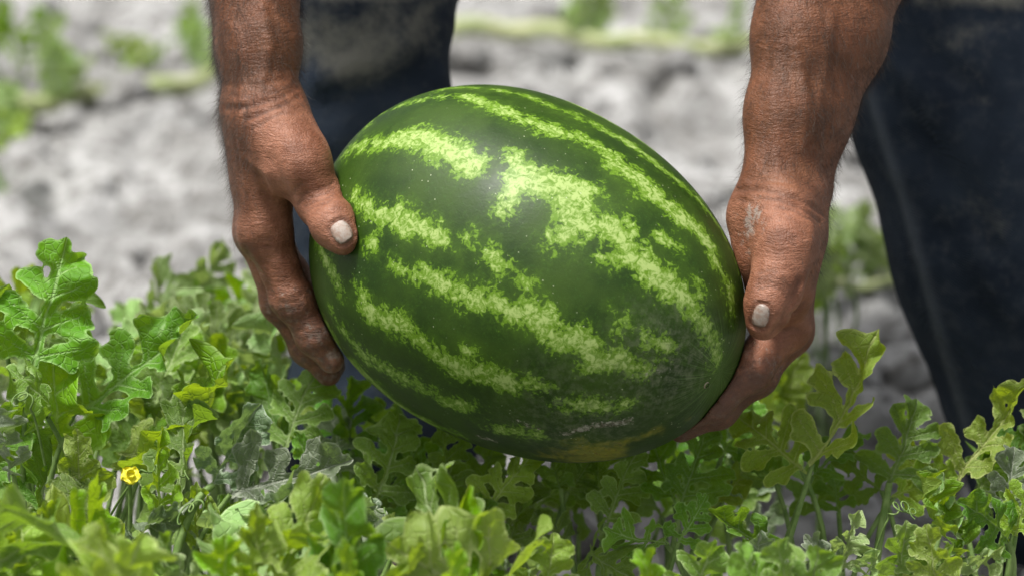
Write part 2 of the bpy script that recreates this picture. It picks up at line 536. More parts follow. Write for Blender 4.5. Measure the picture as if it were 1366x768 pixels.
gx = axis(-.95, .95, .0085, 160.0); gy = axis(.12, 2.9, .0085, 160.0)
GX, GY = np.meshgrid(gx, gy, indexing='ij')
GZ = ground_height(GX, GY)
ni, nj = GX.shape
ii, jj = np.meshgrid(np.arange(ni - 1), np.arange(nj - 1), indexing='ij')
gf = np.stack([ii * nj + jj, (ii + 1) * nj + jj, (ii + 1) * nj + jj + 1, ii * nj + jj + 1], -1).reshape(-1, 4)
ground = add('ground', np_mesh('ground', np.stack([GX, GY, GZ], -1).reshape(-1, 3), gf), M_SOIL)
tag(ground, 'pale grey dry sandy soil of the melon field', 'ground', kind='structure')

def lump(rng, c, r):
    u = np.linspace(0, np.pi, 6); v = np.linspace(0, 2 * np.pi, 9)[:-1]
    U, V = np.meshgrid(u, v, indexing='ij')
    D = np.stack([np.sin(U) * np.cos(V), np.sin(U) * np.sin(V), np.cos(U)], -1)
    rr = r * (.65 + .7 * vnoise(D * 1.6 + rng.uniform(0, 50, 3), 3))[..., None]
    pts = (D * rr * rng.uniform(.7, 1.2, 3)).reshape(-1, 3) + c
    i, j = np.meshgrid(np.arange(5), np.arange(8), indexing='ij')
    jn = (j + 1) % 8
    return pts, np.stack([i * 8 + j, (i + 1) * 8 + j, (i + 1) * 8 + jn, i * 8 + jn], -1).reshape(-1, 4)

rng = np.random.default_rng(7)
parts = []
for k in range(900):
    x, y = rng.uniform(-.9, .9), rng.uniform(.15, 2.8)
    r = .004 + .022 * rng.random() ** 3
    z = float(ground_height(np.array([x]), np.array([y]))[0])
    parts.append(lump(rng, (x, y, z + r * .3), r))
for k in range(700):
    x, y = rng.uniform(-.15, .75), rng.uniform(.22, 1.3)
    r = .005 + .026 * rng.random() ** 2.2
    z = float(ground_height(np.array([x]), np.array([y]))[0])
    parts.append(lump(rng, (x, y, z + r * .35), r))
v, f = merge(parts)
tag(add('soil_clods', np_mesh('soil_clods', v, f), M_SOIL), 'loose crumbs and clods of pale grey soil on the ground', 'soil', kind='stuff')

# ------------------------------------------------------------------ watermelon
MC = P(707, 371, 0.0)
M_A, M_B, M_N, M_EGG = 314 * PIX * DIST, 234 * PIX * DIST, 2.135, -.083
ang, tilt = -.4583, .5078
def camvec(x, y, z):   # right, up, towards the camera
    return RGT * x + UPV * y - FWD * z
AX = camvec(math.cos(tilt) * math.cos(ang), math.cos(tilt) * math.sin(ang), math.sin(tilt))
BX = camvec(-math.sin(ang), math.cos(ang), 0)
CX = np.cross(AX, BX)
MROT = np.stack([AX, BX, CX])           # rows: melon axes in world

def melon_pts(u, v):
    cu, su = np.cos(u), np.sin(u)
    r = (np.abs(cu) ** M_N + np.abs(su) ** M_N) ** (-1 / M_N)
    s = r * cu; rad = r * su * (1 + M_EGG * s)
    rad = rad * (1 + .006 * np.cos(5 * v + 1) * su)
    return np.stack([M_A * s, M_B * rad * np.cos(v), M_B * rad * np.sin(v)], -1)

def melon_level(X):
    """roughly the distance to the rind, negative inside (world points)"""
    q = (np.asarray(X) - MC) @ MROT.T
    s = q[..., 0] / M_A
    rr = np.sqrt(q[..., 1] ** 2 + q[..., 2] ** 2) / (M_B * (1 + M_EGG * np.clip(s, -1, 1)))
    g = (np.abs(s) ** M_N + rr ** M_N) ** (1 / M_N)
    return (g - 1) * M_B * np.where(g > 1e-6, np.sqrt(s * s + rr * rr) / np.maximum(np.sqrt((s * M_B / M_A) ** 2 + rr * rr), 1e-6), 1)

def melon_front(px, py):
    """depth of the rind's near side at a photo pixel (None outside the outline)"""
    ds = np.linspace(-.16, .14, 600)
    L = melon_level(np.stack([P(px, py, d) for d in ds]))
    k = np.argmax(L < 0)
    return ds[k] if L[k] < 0 else None

NU, NV = 220, 420
U, V = np.meshgrid(np.linspace(0, np.pi, NU), np.linspace(0, 2 * np.pi, NV, endpoint=False), indexing='ij')
MP = melon_pts(U, V).reshape(-1, 3)
MW = MP @ MROT + MC
# traced stripes: x, y, half width in photo pixels
STRIPES = [
 [(470,172,3),(500,153,4),(535,141,6),(576,131,7),(617,129,8),(651,141,10),(690,157,11),(708,162,12),(748,177,14),(786,188,11),(813,203,14),(819,221,13),(850,233,14),(862,254,16),(891,274,15),(918,294,14),(941,319,13),(955,350,11),(970,384,8),(975,412,6)],
 [(560,121,3),(600,117,3),(640,117,4),(700,127,3),(742,143,6),(782,160,6),(816,177,7),(857,203,8),(884,226,9),(911,247,8),(938,274,8),(962,308,7),(982,340,6),(992,372,5)],
 [(452,208,4),(464,200,8),(495,192,10),(529,189,16),(559,184,20),(583,193,21),(610,207,22),(632,219,20)],
 [(683,214,18),(695,232,24),(735,248,24),(760,254,26),(792,258,14)], [(690,240,14),(677,280,15)], [(757,262,18),(758,309,20),(740,322,14)],
 [(770,300,16),(812,303,16),(843,338,20),(877,372,20),(905,392,16),(921,405,14),(936,429,10),(951,456,9),(955,479,6)],
 [(809,343,12),(843,345,15)], [(838,290,5),(842,310,7)], [(886,318,9),(902,327,10)], [(930,372,5),(930,395,6)], [(782,270,10),(780,300,14)],
 [(470,262,6),(485,269,11),(501,285,13),(529,294,16),(566,307,13),(592,322,10)], [(498,327,11),(505,308,10)], [(618,318,8),(632,314,6)], [(655,338,11),(670,352,11)], [(694,372,5),(702,376,4)],
 [(525,352,7),(545,366,10),(572,368,14),(613,388,16),(654,405,16),(680,416,14),(706,418,17),(727,430,19),(742,455,15),(777,450,17),(790,479,18),(831,489,13),(862,492,8)],
 [(831,425,10),(836,436,8)], [(862,448,8),(882,455,12),(893,468,9)], [(790,470,12),(830,478,10)],
 [(478,385,9),(485,400,12),(500,421,14),(536,430,14),(550,447,12),(574,466,13),(604,488,15),(645,498,17),(672,507,14),(709,512,14),(727,516,8)], [(622,468,5),(628,474,5)],
 [(740,536,7),(763,538,13),(799,543,9),(850,535,6)],
 [(424,322,8),(434,345,9),(446,367,9),(460,390,7)], [(441,411,4),(448,425,4)], [(450,428,8),(470,455,11),(486,474,12),(513,490,11),(545,506,11),(575,520,9)], [(548,508,8),(560,514,7)], [(590,536,7),(612,541,9),(634,541,7)],
 [(436,430,11),(458,478,16),(476,500,18),(500,518,18),(530,540,18),(575,566,18),(610,580,13)], [(650,568,8),(670,573,9),(715,579,8)],
]
PS, PE, RS, RE = [], [], [], []
def rind(px, py):
    for k in range(40):
        d = melon_front(px, py)
        if d is not None: return P(px, py, d)
        px += (707 - px) * .015; py += (371 - py) * .015
    return MC
for ch in STRIPES:
    w = [rind(x, y) for x, y, r in ch]
    for i in range(len(ch) - 1):
        PS.append(w[i]); PE.append(w[i + 1]); RS.append((ch[i][2] * 1.05 + 2.5) * PIX * DIST); RE.append((ch[i + 1][2] * 1.05 + 2.5) * PIX * DIST)
best = np.full(len(MW), -.03)
for a, b, ra, rb in zip(PS, PE, RS, RE):
    d, t = Field.seg(MW.astype(np.float32), a, b)
    best = np.maximum(best, (ra + (rb - ra) * t) - d)
view = CAM - MC; view = view / np.linalg.norm(view)
mn = MP / np.array([M_A ** 2, M_B ** 2, M_B ** 2]); mn /= np.linalg.norm(mn, axis=1, keepdims=True)
facing = (mn @ MROT) @ view
lon = V.ravel(); lat = U.ravel()
wob = (fbm(np.stack([np.cos(lon) * 2, np.sin(lon) * 2, np.cos(lat) * 3], -1) * 1.5, 3, 4) - .5) * 1.1
rest = (np.cos(lon * 11 + wob * 3.0) - .45) * .016 * np.sin(lat)
blend = np.clip((.16 - facing) / .12, 0, 1)
stripe = np.where(blend > 0, best * (1 - blend) + np.maximum(rest, np.where(blend < 1, best, -1)) * blend, best)
stripe = np.clip(stripe, -.02, .02) / .010
belly_c = [(640, 600, 6), (700, 603, 14), (770, 600, 22), (830, 590, 22), (880, 575, 15), (915, 560, 6)]
bw = [rind(x, y) for x, y, r in belly_c]
belly = np.full(len(MW), -1.0)
for i in range(len(bw) - 1):
    d, t = Field.seg(MW.astype(np.float32), bw[i], bw[i + 1])
    belly = np.maximum(belly, (belly_c[i][2] * PIX * DIST - d) / .012)
under_c = rind(790, 606)
du_ = MW - under_c
ua = du_ @ AX
belly = np.maximum(belly, (.024 - np.sqrt((ua * .27) ** 2 + np.sum(du_ ** 2, 1) - ua ** 2)) / .016)
scar = np.full(len(MW), -1.0)
for a, b, r in (((752, 578), (790, 567), 4), ((790, 567), (840, 561), 5), ((640, 583), (662, 589), 4), ((845, 500), (900, 490), 6), ((690, 560), (720, 572), 2)):
    d, t = Field.seg(MW.astype(np.float32), rind(*a), rind(*b))
    scar = np.maximum(scar, (r * PIX * DIST - d) / .006)
scar = np.clip(scar, -1.2, 1)
scar[(np.linalg.norm(MW - rind(872, 495), axis=1) < .026)] -= .45
pole = P(942, 513, melon_front(942, 513))
dpole = np.linalg.norm(MW - MROT[0] * M_A - MC, axis=1)
threads = np.clip(1 - dpole / .040, 0, 1) ** .8 * .55
dust = np.clip(1 - np.linalg.norm(MW - rind(890, 490), axis=1) / .05, 0, 1) * .9
dust = np.maximum(dust, np.clip(1 - np.linalg.norm(MW - rind(770, 560), axis=1) / .06, 0, 1) * .7)
palev = np.clip(.76 - .25 * threads, .35, 1)
ii, jj = np.meshgrid(np.arange(NU - 1), np.arange(NV), indexing='ij')
jn = (jj + 1) % NV
mf = np.stack([ii * NV + jj, (ii + 1) * NV + jj, (ii + 1) * NV + jn, ii * NV + jn], -1).reshape(-1, 4)
mm = Matrix(MROT.T.tolist()).to_4x4(); mm.translation = Vector(MC)
melon = empty('watermelon', MC)
tag(melon, 'large striped green watermelon with yellow belly held up in two hands', 'watermelon')
rind_o = add('rind', np_mesh('melon_rind', MW - MC, mf, {'stripe': stripe, 'belly': np.clip(belly, -1, 1), 'scar': scar, 'threads': threads,
    'dust': dust, 'pale': palev, 'merid': lon, 'axial': MP[:, 0] / M_A}), M_MELON)
rind_o.parent = melon
# blossom-end button and the dry stub of the stalk at the other end
v, f = tube([(pole - MC) * .992, (pole - MC) * 1.006], [.0032, .0018], 8)
add('blossom_scar', np_mesh('blossom_scar', v, f), mat_plain('corky_scar', (.16, .13, .08), (.26, .23, .16), 300)).parent = melon
st0 = -AX * M_A
v, f = tube(bezier(st0 * .985, st0 * 1.08, st0 * 1.13 + np.array([0, 0, -.012]), 7), [.007, .005, .0042, .004, .004, .004, .0045], 8)
add('stalk_stub', np_mesh('stalk_stub', v, f), M_STALK).parent = melon

# ------------------------------------------------------------------ person
FOOT = np.array([0.10, .36, 0.0])
person = empty('person', FOOT)
tag(person, 'person in dark jeans bending down, holding the watermelon in both bare hands', 'person')
def pchild(name, me, mat, parent=None):
    o = add(name, me, mat)
    o.parent = parent or person
    o.matrix_parent_inverse = Matrix.Translation(-Vector(FOOT)) if parent is None else Matrix.Identity(4)
    return o

def mmr(x): return x / 1000.0

def hand_left_of_picture():
    lo = np.min([P(230, -160, .0), P(500, 540, -.08)], 0) ; 
    fl = Field([-.235, -.115, .205], [-.065, .185, .60], .0013)
    c = fl.cone
    # forearm: radius on the near side, ulna behind
    E1, E2 = P(326, -400, .085), P(318, -400, .135)
    fl.chain([P(349, 128, .004), P(346, 60, .012), P(341, -20, .022), P(334, -150, .040), E1], [.0202, .0216, .0226, .0300, .0340], .016)
    fl.chain([P(343, 132, .030), P(342, 60, .038), P(338, -20, .048), P(330, -150, .070), E2], [.0186, .0206, .0224, .0300, .0340], .016)
    # carpus and metacarpals
    WR = [P(352, 150, .000), P(345, 148, .014), P(343, 150, .027), P(343, 152, .038)]
    MCPs = [P(356, 314, .012), P(349, 312, .034), P(350, 306, .054), P(354, 296, .072)]
    for w, m, r0, r1 in zip(WR, MCPs, (.0185, .0185, .018, .017), (.0148, .0146, .0138, .0128)):
        c(w, m, r0, r1, .012)
    c(P(350, 150, .008), P(352, 240, .020), .019, .0155, .012)
    # thumb
    T = [P(366, 168, -.010), P(402, 222, -.026), P(428, 270, -.024), P(447, 300, melon_front(447, 300) - .0085), P(459, 318, melon_front(459, 318) - .0055)]
    fl.chain(T, [.0185, .0158, .0130, .0128, .0098], .008)
    c(P(362, 160, .000), P(392, 205, -.016), .021, .0175, .012)
    c(P(358, 190, .006), P(392, 232, -.012), .0150, .0115, .014)      # web of the thumb
    # fingers
    chains = [
        ([MCPs[0], P(389, 398, .016), P(420, 448, .020), P(442, 480, .022)], [.0142, .0112, .0098, .0078]),
        ([MCPs[1], P(376, 402, .040), P(412, 462, .046), P(438, 497, .048)], [.0140, .0112, .0098, .0078]),
        ([MCPs[2], P(384, 394, .062), P(418, 452, .068), P(444, 488, .070)], [.0132, .0106, .0094, .0075]),
        ([MCPs[3], P(388, 366, .082), P(418, 412, .088), P(444, 444, .090)], [.0120, .0095, .0084, .0068]),
    ]
    for pts, rad in chains:
        fl.chain(pts, rad, .004)
        for p, r in zip(pts[1:3], rad[1:3]):
            c(p, p + 1e-4, r + .0013, r + .0013, .005)
    c(MCPs[0] + camvec(-.002, .002, .001), MCPs[1] + camvec(-.002, .002, 0), .0135, .0135, .008)
    k = fl.crease
    k([(292, 143), (318, 145), (345, 139), (372, 131), (399, 116)], .0024, .0016)
    k([(330, 160), (352, 151), (376, 141), (400, 128)], .0018, .0014)
    k([(340, 171), (358, 161), (376, 152)], .0009, .0016)
    k([(300, 112), (340, 116), (380, 106)], .0008, .0020, False)
    k([(360, 126), (384, 117), (399, 106)], .0010, .0013)
    k([(310, 128), (334, 130)], .0007, .0013)
    for q in (0, 7, -8, 13):                                # thumb knuckle
        k([(404 + q * .5, 268 + q), (420, 262 + q), (436, 258 + q), (446, 250 + q)], .0010, .0010)
    k([(388, 262), (396, 250), (404, 243)], .0010, .0013); k([(396, 275), (404, 263)], .0008, .0012)
    for q in (-7, -2, 4, 9):                                # index knuckle
        k([(362, 414 + q), (376, 409 + q), (392, 404 + q), (402, 398 + q)], .0012, .0011)
    for q in (-4, 2):
        k([(402, 457 + q), (414, 450 + q), (428, 444 + q)], .0009, .0010)
    for q in (0, 9):
        k([(326, 330 + q), (344, 322 + q), (360, 320 + q)], .0006, .0018)
    k([(336, 170), (342, 230), (350, 300)], -.0016, .0050)                     # tendon to the index
    k([(366, 160), (392, 200), (416, 244)], -.0012, .0055)                    # tendon to the thumb
    k([(314, 40), (328, 90), (320, 170), (330, 250)], -.0018, .0028)            # veins
    k([(350, 10), (360, 60), (348, 110)], -.0017, .0028)
    k([(330, 210), (356, 232), (368, 262)], -.0014, .0026)
    k([(382, 262), (372, 240), (362, 214)], .0022, .0050, False)
    k([(330, 340), (352, 372), (364, 398)], .0012, .0035, False)
    carve_melon(fl)
    nail(fl, (456, 310), (11, 17), 16.5, 14)
    fl.cut()
    return fl, T, chains, [P(349, 128, .01), P(346, 60, .025), P(341, -20, .035), P(330, -300, .085)]

def hand_right_of_picture():
    fl = Field([.085, -.145, .185], [.285, .185, .60], .0013)
    c = fl.cone
    fl.chain([P(1034, 232, -.022), P(1048, 150, -.012), P(1064, 50, .000), P(1078, -60, .018), P(1112, -400, .085)], [.0190, .0208, .0240, .0285, .0330], .016)
    fl.chain([P(1066, 240, -.004), P(1082, 150, .006), P(1116, 50, .018), P(1142, -60, .036), P(1185, -400, .115)], [.0190, .0220, .0270, .0320, .0350], .016)
    fl.chain([P(1052, 236, .014), P(1068, 150, .024), P(1092, 50, .036), P(1110, -60, .052), P(1150, -400, .130)], [.0180, .0220, .0270, .0320, .0350], .016)
    WR = [P(1050, 262, -.020), P(1056, 264, -.004), P(1054, 262, .012), P(1050, 262, .024)]
    MCPs = [P(1046, 434, -.010), P(1050, 440, .014), P(1050, 440, .036), P(1046, 432, .056)]
    for w, m, r0, r1 in zip(WR, MCPs, (.0195, .0195, .019, .018), (.0140, .0142, .0138, .0128)):
        c(w, m, r0, r1, .012)
    c(P(1022, 284, -.026), P(1052, 280, -.024), .0165, .0176, .016)   # heel of the hand
    c(P(1012, 294, -.024), P(1018, 345, -.034), .0172, .0150, .014)
    c(P(1018, 345, -.030), P(1030, 410, -.026), .0150, .0130, .010)
    T = [P(1042, 284, -.040), P(1048, 330, -.054), P(1036, 378, -.062), P(1025, 408, -.064), P(1018, 432, -.062)]
    fl.chain(T, [.0195, .0172, .0135, .0122, .0092], .009)
    c(P(1066, 320, -.030), P(1058, 390, -.032), .0150, .0115, .014)   # web
    chains = [
        ([MCPs[0], P(1001, 492, -.032), P(953, 534, -.036), P(908, 560, -.030)], [.0142, .0116, .0102, .0080]),
        ([MCPs[1], P(1008, 500, .000), P(958, 545, -.006), P(908, 572, -.004)], [.0140, .0114, .0100, .0078]),
        ([MCPs[2], P(1008, 498, .026), P(960, 538, .022), P(915, 562, .020)], [.0134, .0108, .0095, .0075]),
        ([MCPs[3], P(1008, 480, .050), P(968, 512, .048), P(930, 530, .046)], [.0120, .0095, .0085, .0068]),
    ]
    for pts, rad in chains:
        fl.chain(pts, rad, .004)
        for p, r in zip(pts[1:3], rad[1:3]):
            c(p, p + 1e-4, r + .0014, r + .0014, .005)
    c(MCPs[0], MCPs[1], .0135, .0135, .008)
    k = fl.crease
    k([(981, 254), (1004, 252), (1034, 256), (1066, 266), (1100, 286)], .0026, .0016)
    k([(1008, 263), (1040, 267), (1068, 277), (1094, 296)], .0019, .0014)
    k([(1040, 277), (1062, 282), (1086, 298)], .0012, .0013); k([(985, 266), (1012, 272)], .0009, .0013)
    k([(1000, 240), (1040, 243), (1080, 250)], .0008, .0018, False)
    for q in (0, 7, -7, 13):
        k([(1012, 372 + q), (1028, 368 + q), (1042, 374 + q), (1054, 390 + q)], .0011, .0010)
    for q in (-6, 0, 6):
        k([(1026, 318 + q), (1044, 314 + q), (1060, 322 + q)], .0006, .0013)
    for q in (-7, -1, 5):
        k([(988 + q, 480), (1000 + q, 492), (1012 + q, 508)], .0013, .0011)
    for q in (-4, 3):
        k([(944 + q, 526), (952 + q, 534), (962 + q, 546)], .0010, .0010)
    k([(1066, 376), (1054, 404), (1042, 430), (1030, 447)], .0024, .0022)
    k([(1048, 424), (1060, 416), (1074, 402)], .0016, .0016); k([(1046, 440), (1058, 436), (1066, 440)], .0010, .0014)
    k([(1060, 60), (1076, 130), (1068, 200)], -.0020, .0030)
    k([(1044, 40), (1030, 120), (1036, 220)], -.0012, .0036); k([(1110, 20), (1100, 90), (1084, 170)], -.0019, .0030); k([(1076, 130), (1094, 160), (1090, 220)], -.0016, .0028)
    k([(1082, 300), (1076, 350), (1066, 400)], -.0012, .0040)
    k([(1024, 290), (1046, 330), (1040, 366)], -.0010, .0060)
    carve_melon(fl)
    nail(fl, (1015, 421), (-5, 22), 16.5, 12)
    fl.cut()
    return fl, T, chains, [P(1040, 236, .0), P(1056, 150, .01), P(1080, 50, .025), P(1150, -300, .09)]

def carve_melon(fl):
    ax = [fl.lo[k] + fl.h * np.arange(fl.n[k]) for k in range(3)]
    s, X = fl._box(fl.lo, fl.lo + fl.h * (fl.n - 1))
    near = melon_level(X).astype(np.float32)
    np.maximum(fl.f, -(near - .0004), out=fl.f)

hair_parts, body_parts, nails, body_attr = [], [], [], {'tan': [], 'dust': [], 'grime': [], 'crease': []}
hrng = np.random.default_rng(3)

def nail(fl, cen, ax, hl, hw):
    """a thumbnail let into the flesh: a curved plate over the thumb's end and the fold around it (sizes in photo pixels)"""
    ax = np.array(ax, float); ax /= np.linalg.norm(ax); sx = np.array([-ax[1], ax[0]])
    rings, per = 9, 28
    smp = [(u_, w_, fl.front(*(np.array(cen) + ax * hl * u_ + sx * hw * w_))) for u_ in np.linspace(-1, 1, 9) for w_ in np.linspace(-1, 1, 9)]
    smp = [(u_, w_, project(p)[2]) for u_, w_, p in smp if p is not None]
    md = np.median([q[2] for q in smp]); smp = [q for q in smp if abs(q[2] - md) < .012]
    B_ = np.array([(1, u_, w_, u_ * u_, u_ * w_, w_ * w_) for u_, w_, _ in smp])
    co = np.linalg.lstsq(B_, np.array([q[2] for q in smp]), rcond=None)[0]
    V, B, RM = [], [], []
    for r in np.linspace(0, 1, rings):
        for t in np.linspace(0, 2 * np.pi, per, endpoint=False):
            cs, sn = np.cos(t), np.sin(t)
            g = (abs(cs) ** 2.8 + abs(sn) ** 2.8) ** (-1 / 2.8) * r
            u_, w_ = g * cs, g * sn
            q = np.array(cen) + ax * hl * u_ + sx * hw * w_
            dep = co @ np.array((1, u_, w_, u_ * u_, u_ * w_, w_ * w_))
            V.append(P(q[0], q[1], dep - .0004 - .0004 * (1 - r ** 4) + (.0012 if r == 1 else 0))); B.append((u_ + 1) / 2); RM.append(r)
    F_ = [[a * per + k, (a + 1) * per + k, (a + 1) * per + (k + 1) % per, a * per + (k + 1) % per] for a in range(rings - 1) for k in range(per)]
    nails.append(np_mesh('thumbnail', V, np.array(F_)[:, ::-1], {'tip': B, 'rim': RM}))
    edge = []
    for t in np.linspace(0, 2 * np.pi, 33):
        cs, sn = np.cos(t), np.sin(t); g = (abs(cs) ** 3.2 + abs(sn) ** 3.2) ** (-1 / 3.2) * 1.06
        p = fl.front(*(np.array(cen) + ax * hl * g * cs + sx * hw * g * sn))
        if p is not None: edge.append(p)
    fl.pending.append((edge, .0013, .0010)); fl.pending.append(([c_ + (c_ - np.mean(edge, 0)) * .20 for c_ in edge], -.0007, .0016)); fl.creases.append((edge, .0012, .001))

for side, builder in (('l', hand_left_of_picture), ('r', hand_right_of_picture)):
    fl, T, chains, bone = builder()
    Vh, Fh = fl.surface()
    Vh = relax(Vh, Fh, 2, .45)
    Nh = vnormals(Vh, Fh)
    px, py, pd = project(Vh)
    wr = 140 if side == 'l' else 258
    tan = np.clip((wr + 30 - py) / 60, 0, 1)
    if side == 'l': tan = np.maximum(tan, np.clip((362 - px - (py - 150) * .06) / 40, 0, 1) * .75)
    else: tan = np.maximum(tan, np.clip((px - 1060) / 30, 0, 1) * .8)
    dust = np.zeros(len(Vh)); grime = np.zeros(len(Vh))
    for pts, rad in chains:
        for p in pts[1:]:
            dust = np.maximum(dust, np.clip(1 - np.linalg.norm(Vh - p, axis=1) / .030, 0, 1) * .95)
    if side == 'r':
        dust = np.maximum(dust, np.clip(1 - np.linalg.norm(Vh - P(1005, 300, -.05), axis=1) / .028, 0, 1) * .9)
        grime = np.clip((py - 440) / 70, 0, 1) * .85
    else:
        grime = np.clip((py - 300) / 130, 0, 1) * .65
    dust = np.maximum(dust, np.clip(1 - np.linalg.norm(Vh - T[-1], axis=1) / .018, 0, 1) * .5)
    body_parts.append((Vh, Fh))
    for k, a in (('tan', tan), ('dust', dust), ('grime', grime)): body_attr[k].append(a)
    cr = np.zeros(len(Vh))
    for line, w, dep in fl.creases:
        lo_, hi_ = np.min(line, 0) - .006, np.max(line, 0) + .006
        m = np.nonzero(np.all((Vh > lo_) & (Vh < hi_), axis=1))[0]
        if not len(m): continue
        dd = np.full(len(m), 1.0, np.float32)
        for i in range(len(line) - 1):
            dd = np.minimum(dd, Field.seg(Vh[m].astype(np.float32), line[i], line[i + 1])[0])
        cr[m] = np.maximum(cr[m], np.exp(-(dd / (w * .45 + .0004)) ** 2) * min(1, .35 + dep * 300))
    body_attr['crease'].append(cr)
    # hair grows on the forearm and the back of the hand
    along = (bone[0] - bone[3]); along /= np.linalg.norm(along)
    if side == 'l':
        back = np.clip((345 - px) / 20, 0, 1)
        wgt = np.where(py < wr, .55 + back * .9, np.clip((wr + 190 - py) / 190, 0, 1) * back * 1.2)
    else:
        back = np.clip((px - 1060) / 30, 0, 1)
        wgt = np.where(py < wr - 10, .55 + back * .7, np.clip((wr + 120 - py) / 130, 0, 1) * back)
    wgt = wgt * (py > -260)
    wgt = np.where(py < -20, wgt * .4, wgt)
    pick = hrng.choice(len(Vh), 11000, p=wgt / wgt.sum())
    n = len(pick)
    L = hrng.uniform(.004, .012, n)[:, None]
    root = Vh[pick] - Nh[pick] * .0004
    d0 = Nh[pick] * hrng.uniform(.15, .65, n)[:, None] + along * hrng.uniform(.4, 1.0, n)[:, None] + hrng.normal(0, .28, (n, 3))
    d0 /= np.linalg.norm(d0, axis=1, keepdims=True)
    d1 = d0 * .55 + along * .6 + hrng.normal(0, .35, (n, 3)); d1 /= np.linalg.norm(d1, axis=1, keepdims=True)
    ts = np.linspace(0, 1, 5)
    pts = np.stack([root + L * (d0 * t + (d1 - d0) * t * t * .5) for t in ts], 1)        # n,5,3
    s1 = np.cross(d0, hrng.normal(size=(n, 3))); s1 /= np.linalg.norm(s1, axis=1, keepdims=True)
    s2 = np.cross(d0, s1)
    rad = (.000075 * (1 - ts * .8))[None, :, None, None]
    ring = np.stack([s1, -.5 * s1 + .866 * s2, -.5 * s1 - .866 * s2], 1)[:, None]
    HV = (pts[:, :, None] + rad * ring).reshape(-1, 3)
    base = np.arange(n)[:, None, None] * 15
    ki, kj = np.meshgrid(np.arange(4), np.arange(3), indexing='ij')
    kn = (kj + 1) % 3
    quad = np.stack([ki * 3 + kj, ki * 3 + kn, (ki + 1) * 3 + kn, (ki + 1) * 3 + kj], -1).reshape(-1, 4)
    hair_parts.append((HV, (base + quad[None]).reshape(-1, 4)))

# upper arms, trunk, neck and head: coarse, bent forward above the frame, mostly inside the shirt
SH = [np.array([-.19, .30, .86]), np.array([.22, .30, .85])]
EL = [P(322, -395, .110), P(1148, -395, .112)]
HIP = np.array([.06, .80, .70]); CHEST = np.array([.02, .36, .86])
NECK = np.array([.02, .25, .93]); HEAD = np.array([.02, .17, 1.02])
fb = Field([-.33, -.02, .5], [.40, .62, 1.22], .006)
for s, e in zip(SH, EL):
    fb.chain([e, s], [.037, .050], .02)
    fb.cone(s, CHEST, .055, .09, .03)
fb.cone(CHEST, NECK, .09, .058, .03); fb.cone(NECK, HEAD, .056, .062, .02)
fb.cone(HEAD + [0, -.02, .02], HEAD + [0, .03, .07], .078, .082, .02)
fb.cone(HEAD + [0, -.07, -.03], HEAD + [0, -.03, .02], .045, .06, .02)          # jaw
fb.cone(HEAD + [0, -.115, .03], HEAD + [0, -.10, .055], .014, .010, .01)         # nose
for s in (-1, 1):
    fb.cone(HEAD + [s * .082, .01, .03], HEAD + [s * .086, .015, .055], .012, .014, .008)
    fb.cone(HEAD + [s * .03, -.085, .068], HEAD + [s * .045, -.08, .066], .012, .012, .01)
Vb, Fb = fb.surface()
body_parts.append((Vb, Fb))
for k, val in (('tan', .6), ('dust', 0), ('grime', 0), ('crease', 0)): body_attr[k].append(np.full(len(Vb), val))
v, f = merge(body_parts)
body = pchild('body', np_mesh('body', v, f, {k: np.concatenate(a) for k, a in body_attr.items()}), M_SKIN)
for me in nails:
    o = add('thumbnail', me, M_NAIL); o.parent = body
    o.matrix_parent_inverse = Matrix.Identity(4)
    o['label'] = 'chalky white thumbnail edged with dirt'
v, f = merge(hair_parts)
tag(pchild('arm_hair', np_mesh('arm_hair', v, f), M_HAIR), kind='stuff')
Vh2, Fh2 = None, None
fh = Field([-.10, .05, .95], [.14, .36, 1.2], .006)
fh.cone(HEAD + [0, .00, .045], HEAD + [0, .04, .075], .086, .09, .02)
v, f = fh.surface(); pchild('head_hair', np_mesh('head_hair', v, f), M_HAIR)

# shirt
fs = Field([-.36, .10, .50], [.42, .98, 1.05], .008)
for s, e in zip(SH, EL):
    fs.chain([s + (e - s) * .62, s], [.060, .066], .03)
    fs.cone(s, CHEST, .068, .115, .05)
fs.cone(CHEST, HIP + [0, -.05, .01], .125, .135, .05)
fs.cone(CHEST + [-.07, 0, 0], HIP + [-.08, -.05, 0], .10, .11, .05); fs.cone(CHEST + [.07, 0, 0], HIP + [.08, -.05, 0], .10, .11, .05)
v, f = fs.surface(); v = v + (vnormals(v, f) * ((fbm(v * 16, 3, 9) - .5) * .014)[:, None])
pchild('shirt', np_mesh('shirt', v, f), M_SHIRT)

# jeans
fj = Field([-.26, .10, .03], [.62, 1.0, .86], .0045)
KL, KR = P(494, 40, .27), P(1300, 30, .30)
AL, AR = np.array([-.088, .36, .07]), np.array([.385, .33, .07])
HL, HR = HIP + [-.09, .02, -.02], HIP + [.09, .02, -.02]
fj.cone(HL, HR, .115, .115, .06)
fj.chain([HL, KL + [0, .02, .02]], [.105, .056], .02); fj.chain([HR, KR + [0, .02, .02]], [.105, .078], .03)
midL = P(505, 330, .31); midR = P(1352, 330, .30)
fj.chain([KL, P(496, 160, .275), midL, P(508, 560, .33), AL], [.051, .049, .054, .061, .066], .02)
fj.chain([KR, P(1302, 140, .285), P(1352, 330, .29), AR], [.082, .079, .078, .074], .02)
fj.groove([P(395, 14, .22), P(480, 20, .20), P(560, 14, .21), P(612, 2, .24)], .010, .007)
fj.groove([P(395, -4, .22), P(480, 0, .19), P(560, -6, .20), P(612, -16, .24)], -.006, .012)
fj.groove([P(1250, 10, .22), P(1300, 20, .20), P(1380, 22, .21)], .009, .008)
fj.groove([P(1250, -8, .22), P(1300, 0, .20), P(1380, 2, .21)], -.006, .012)
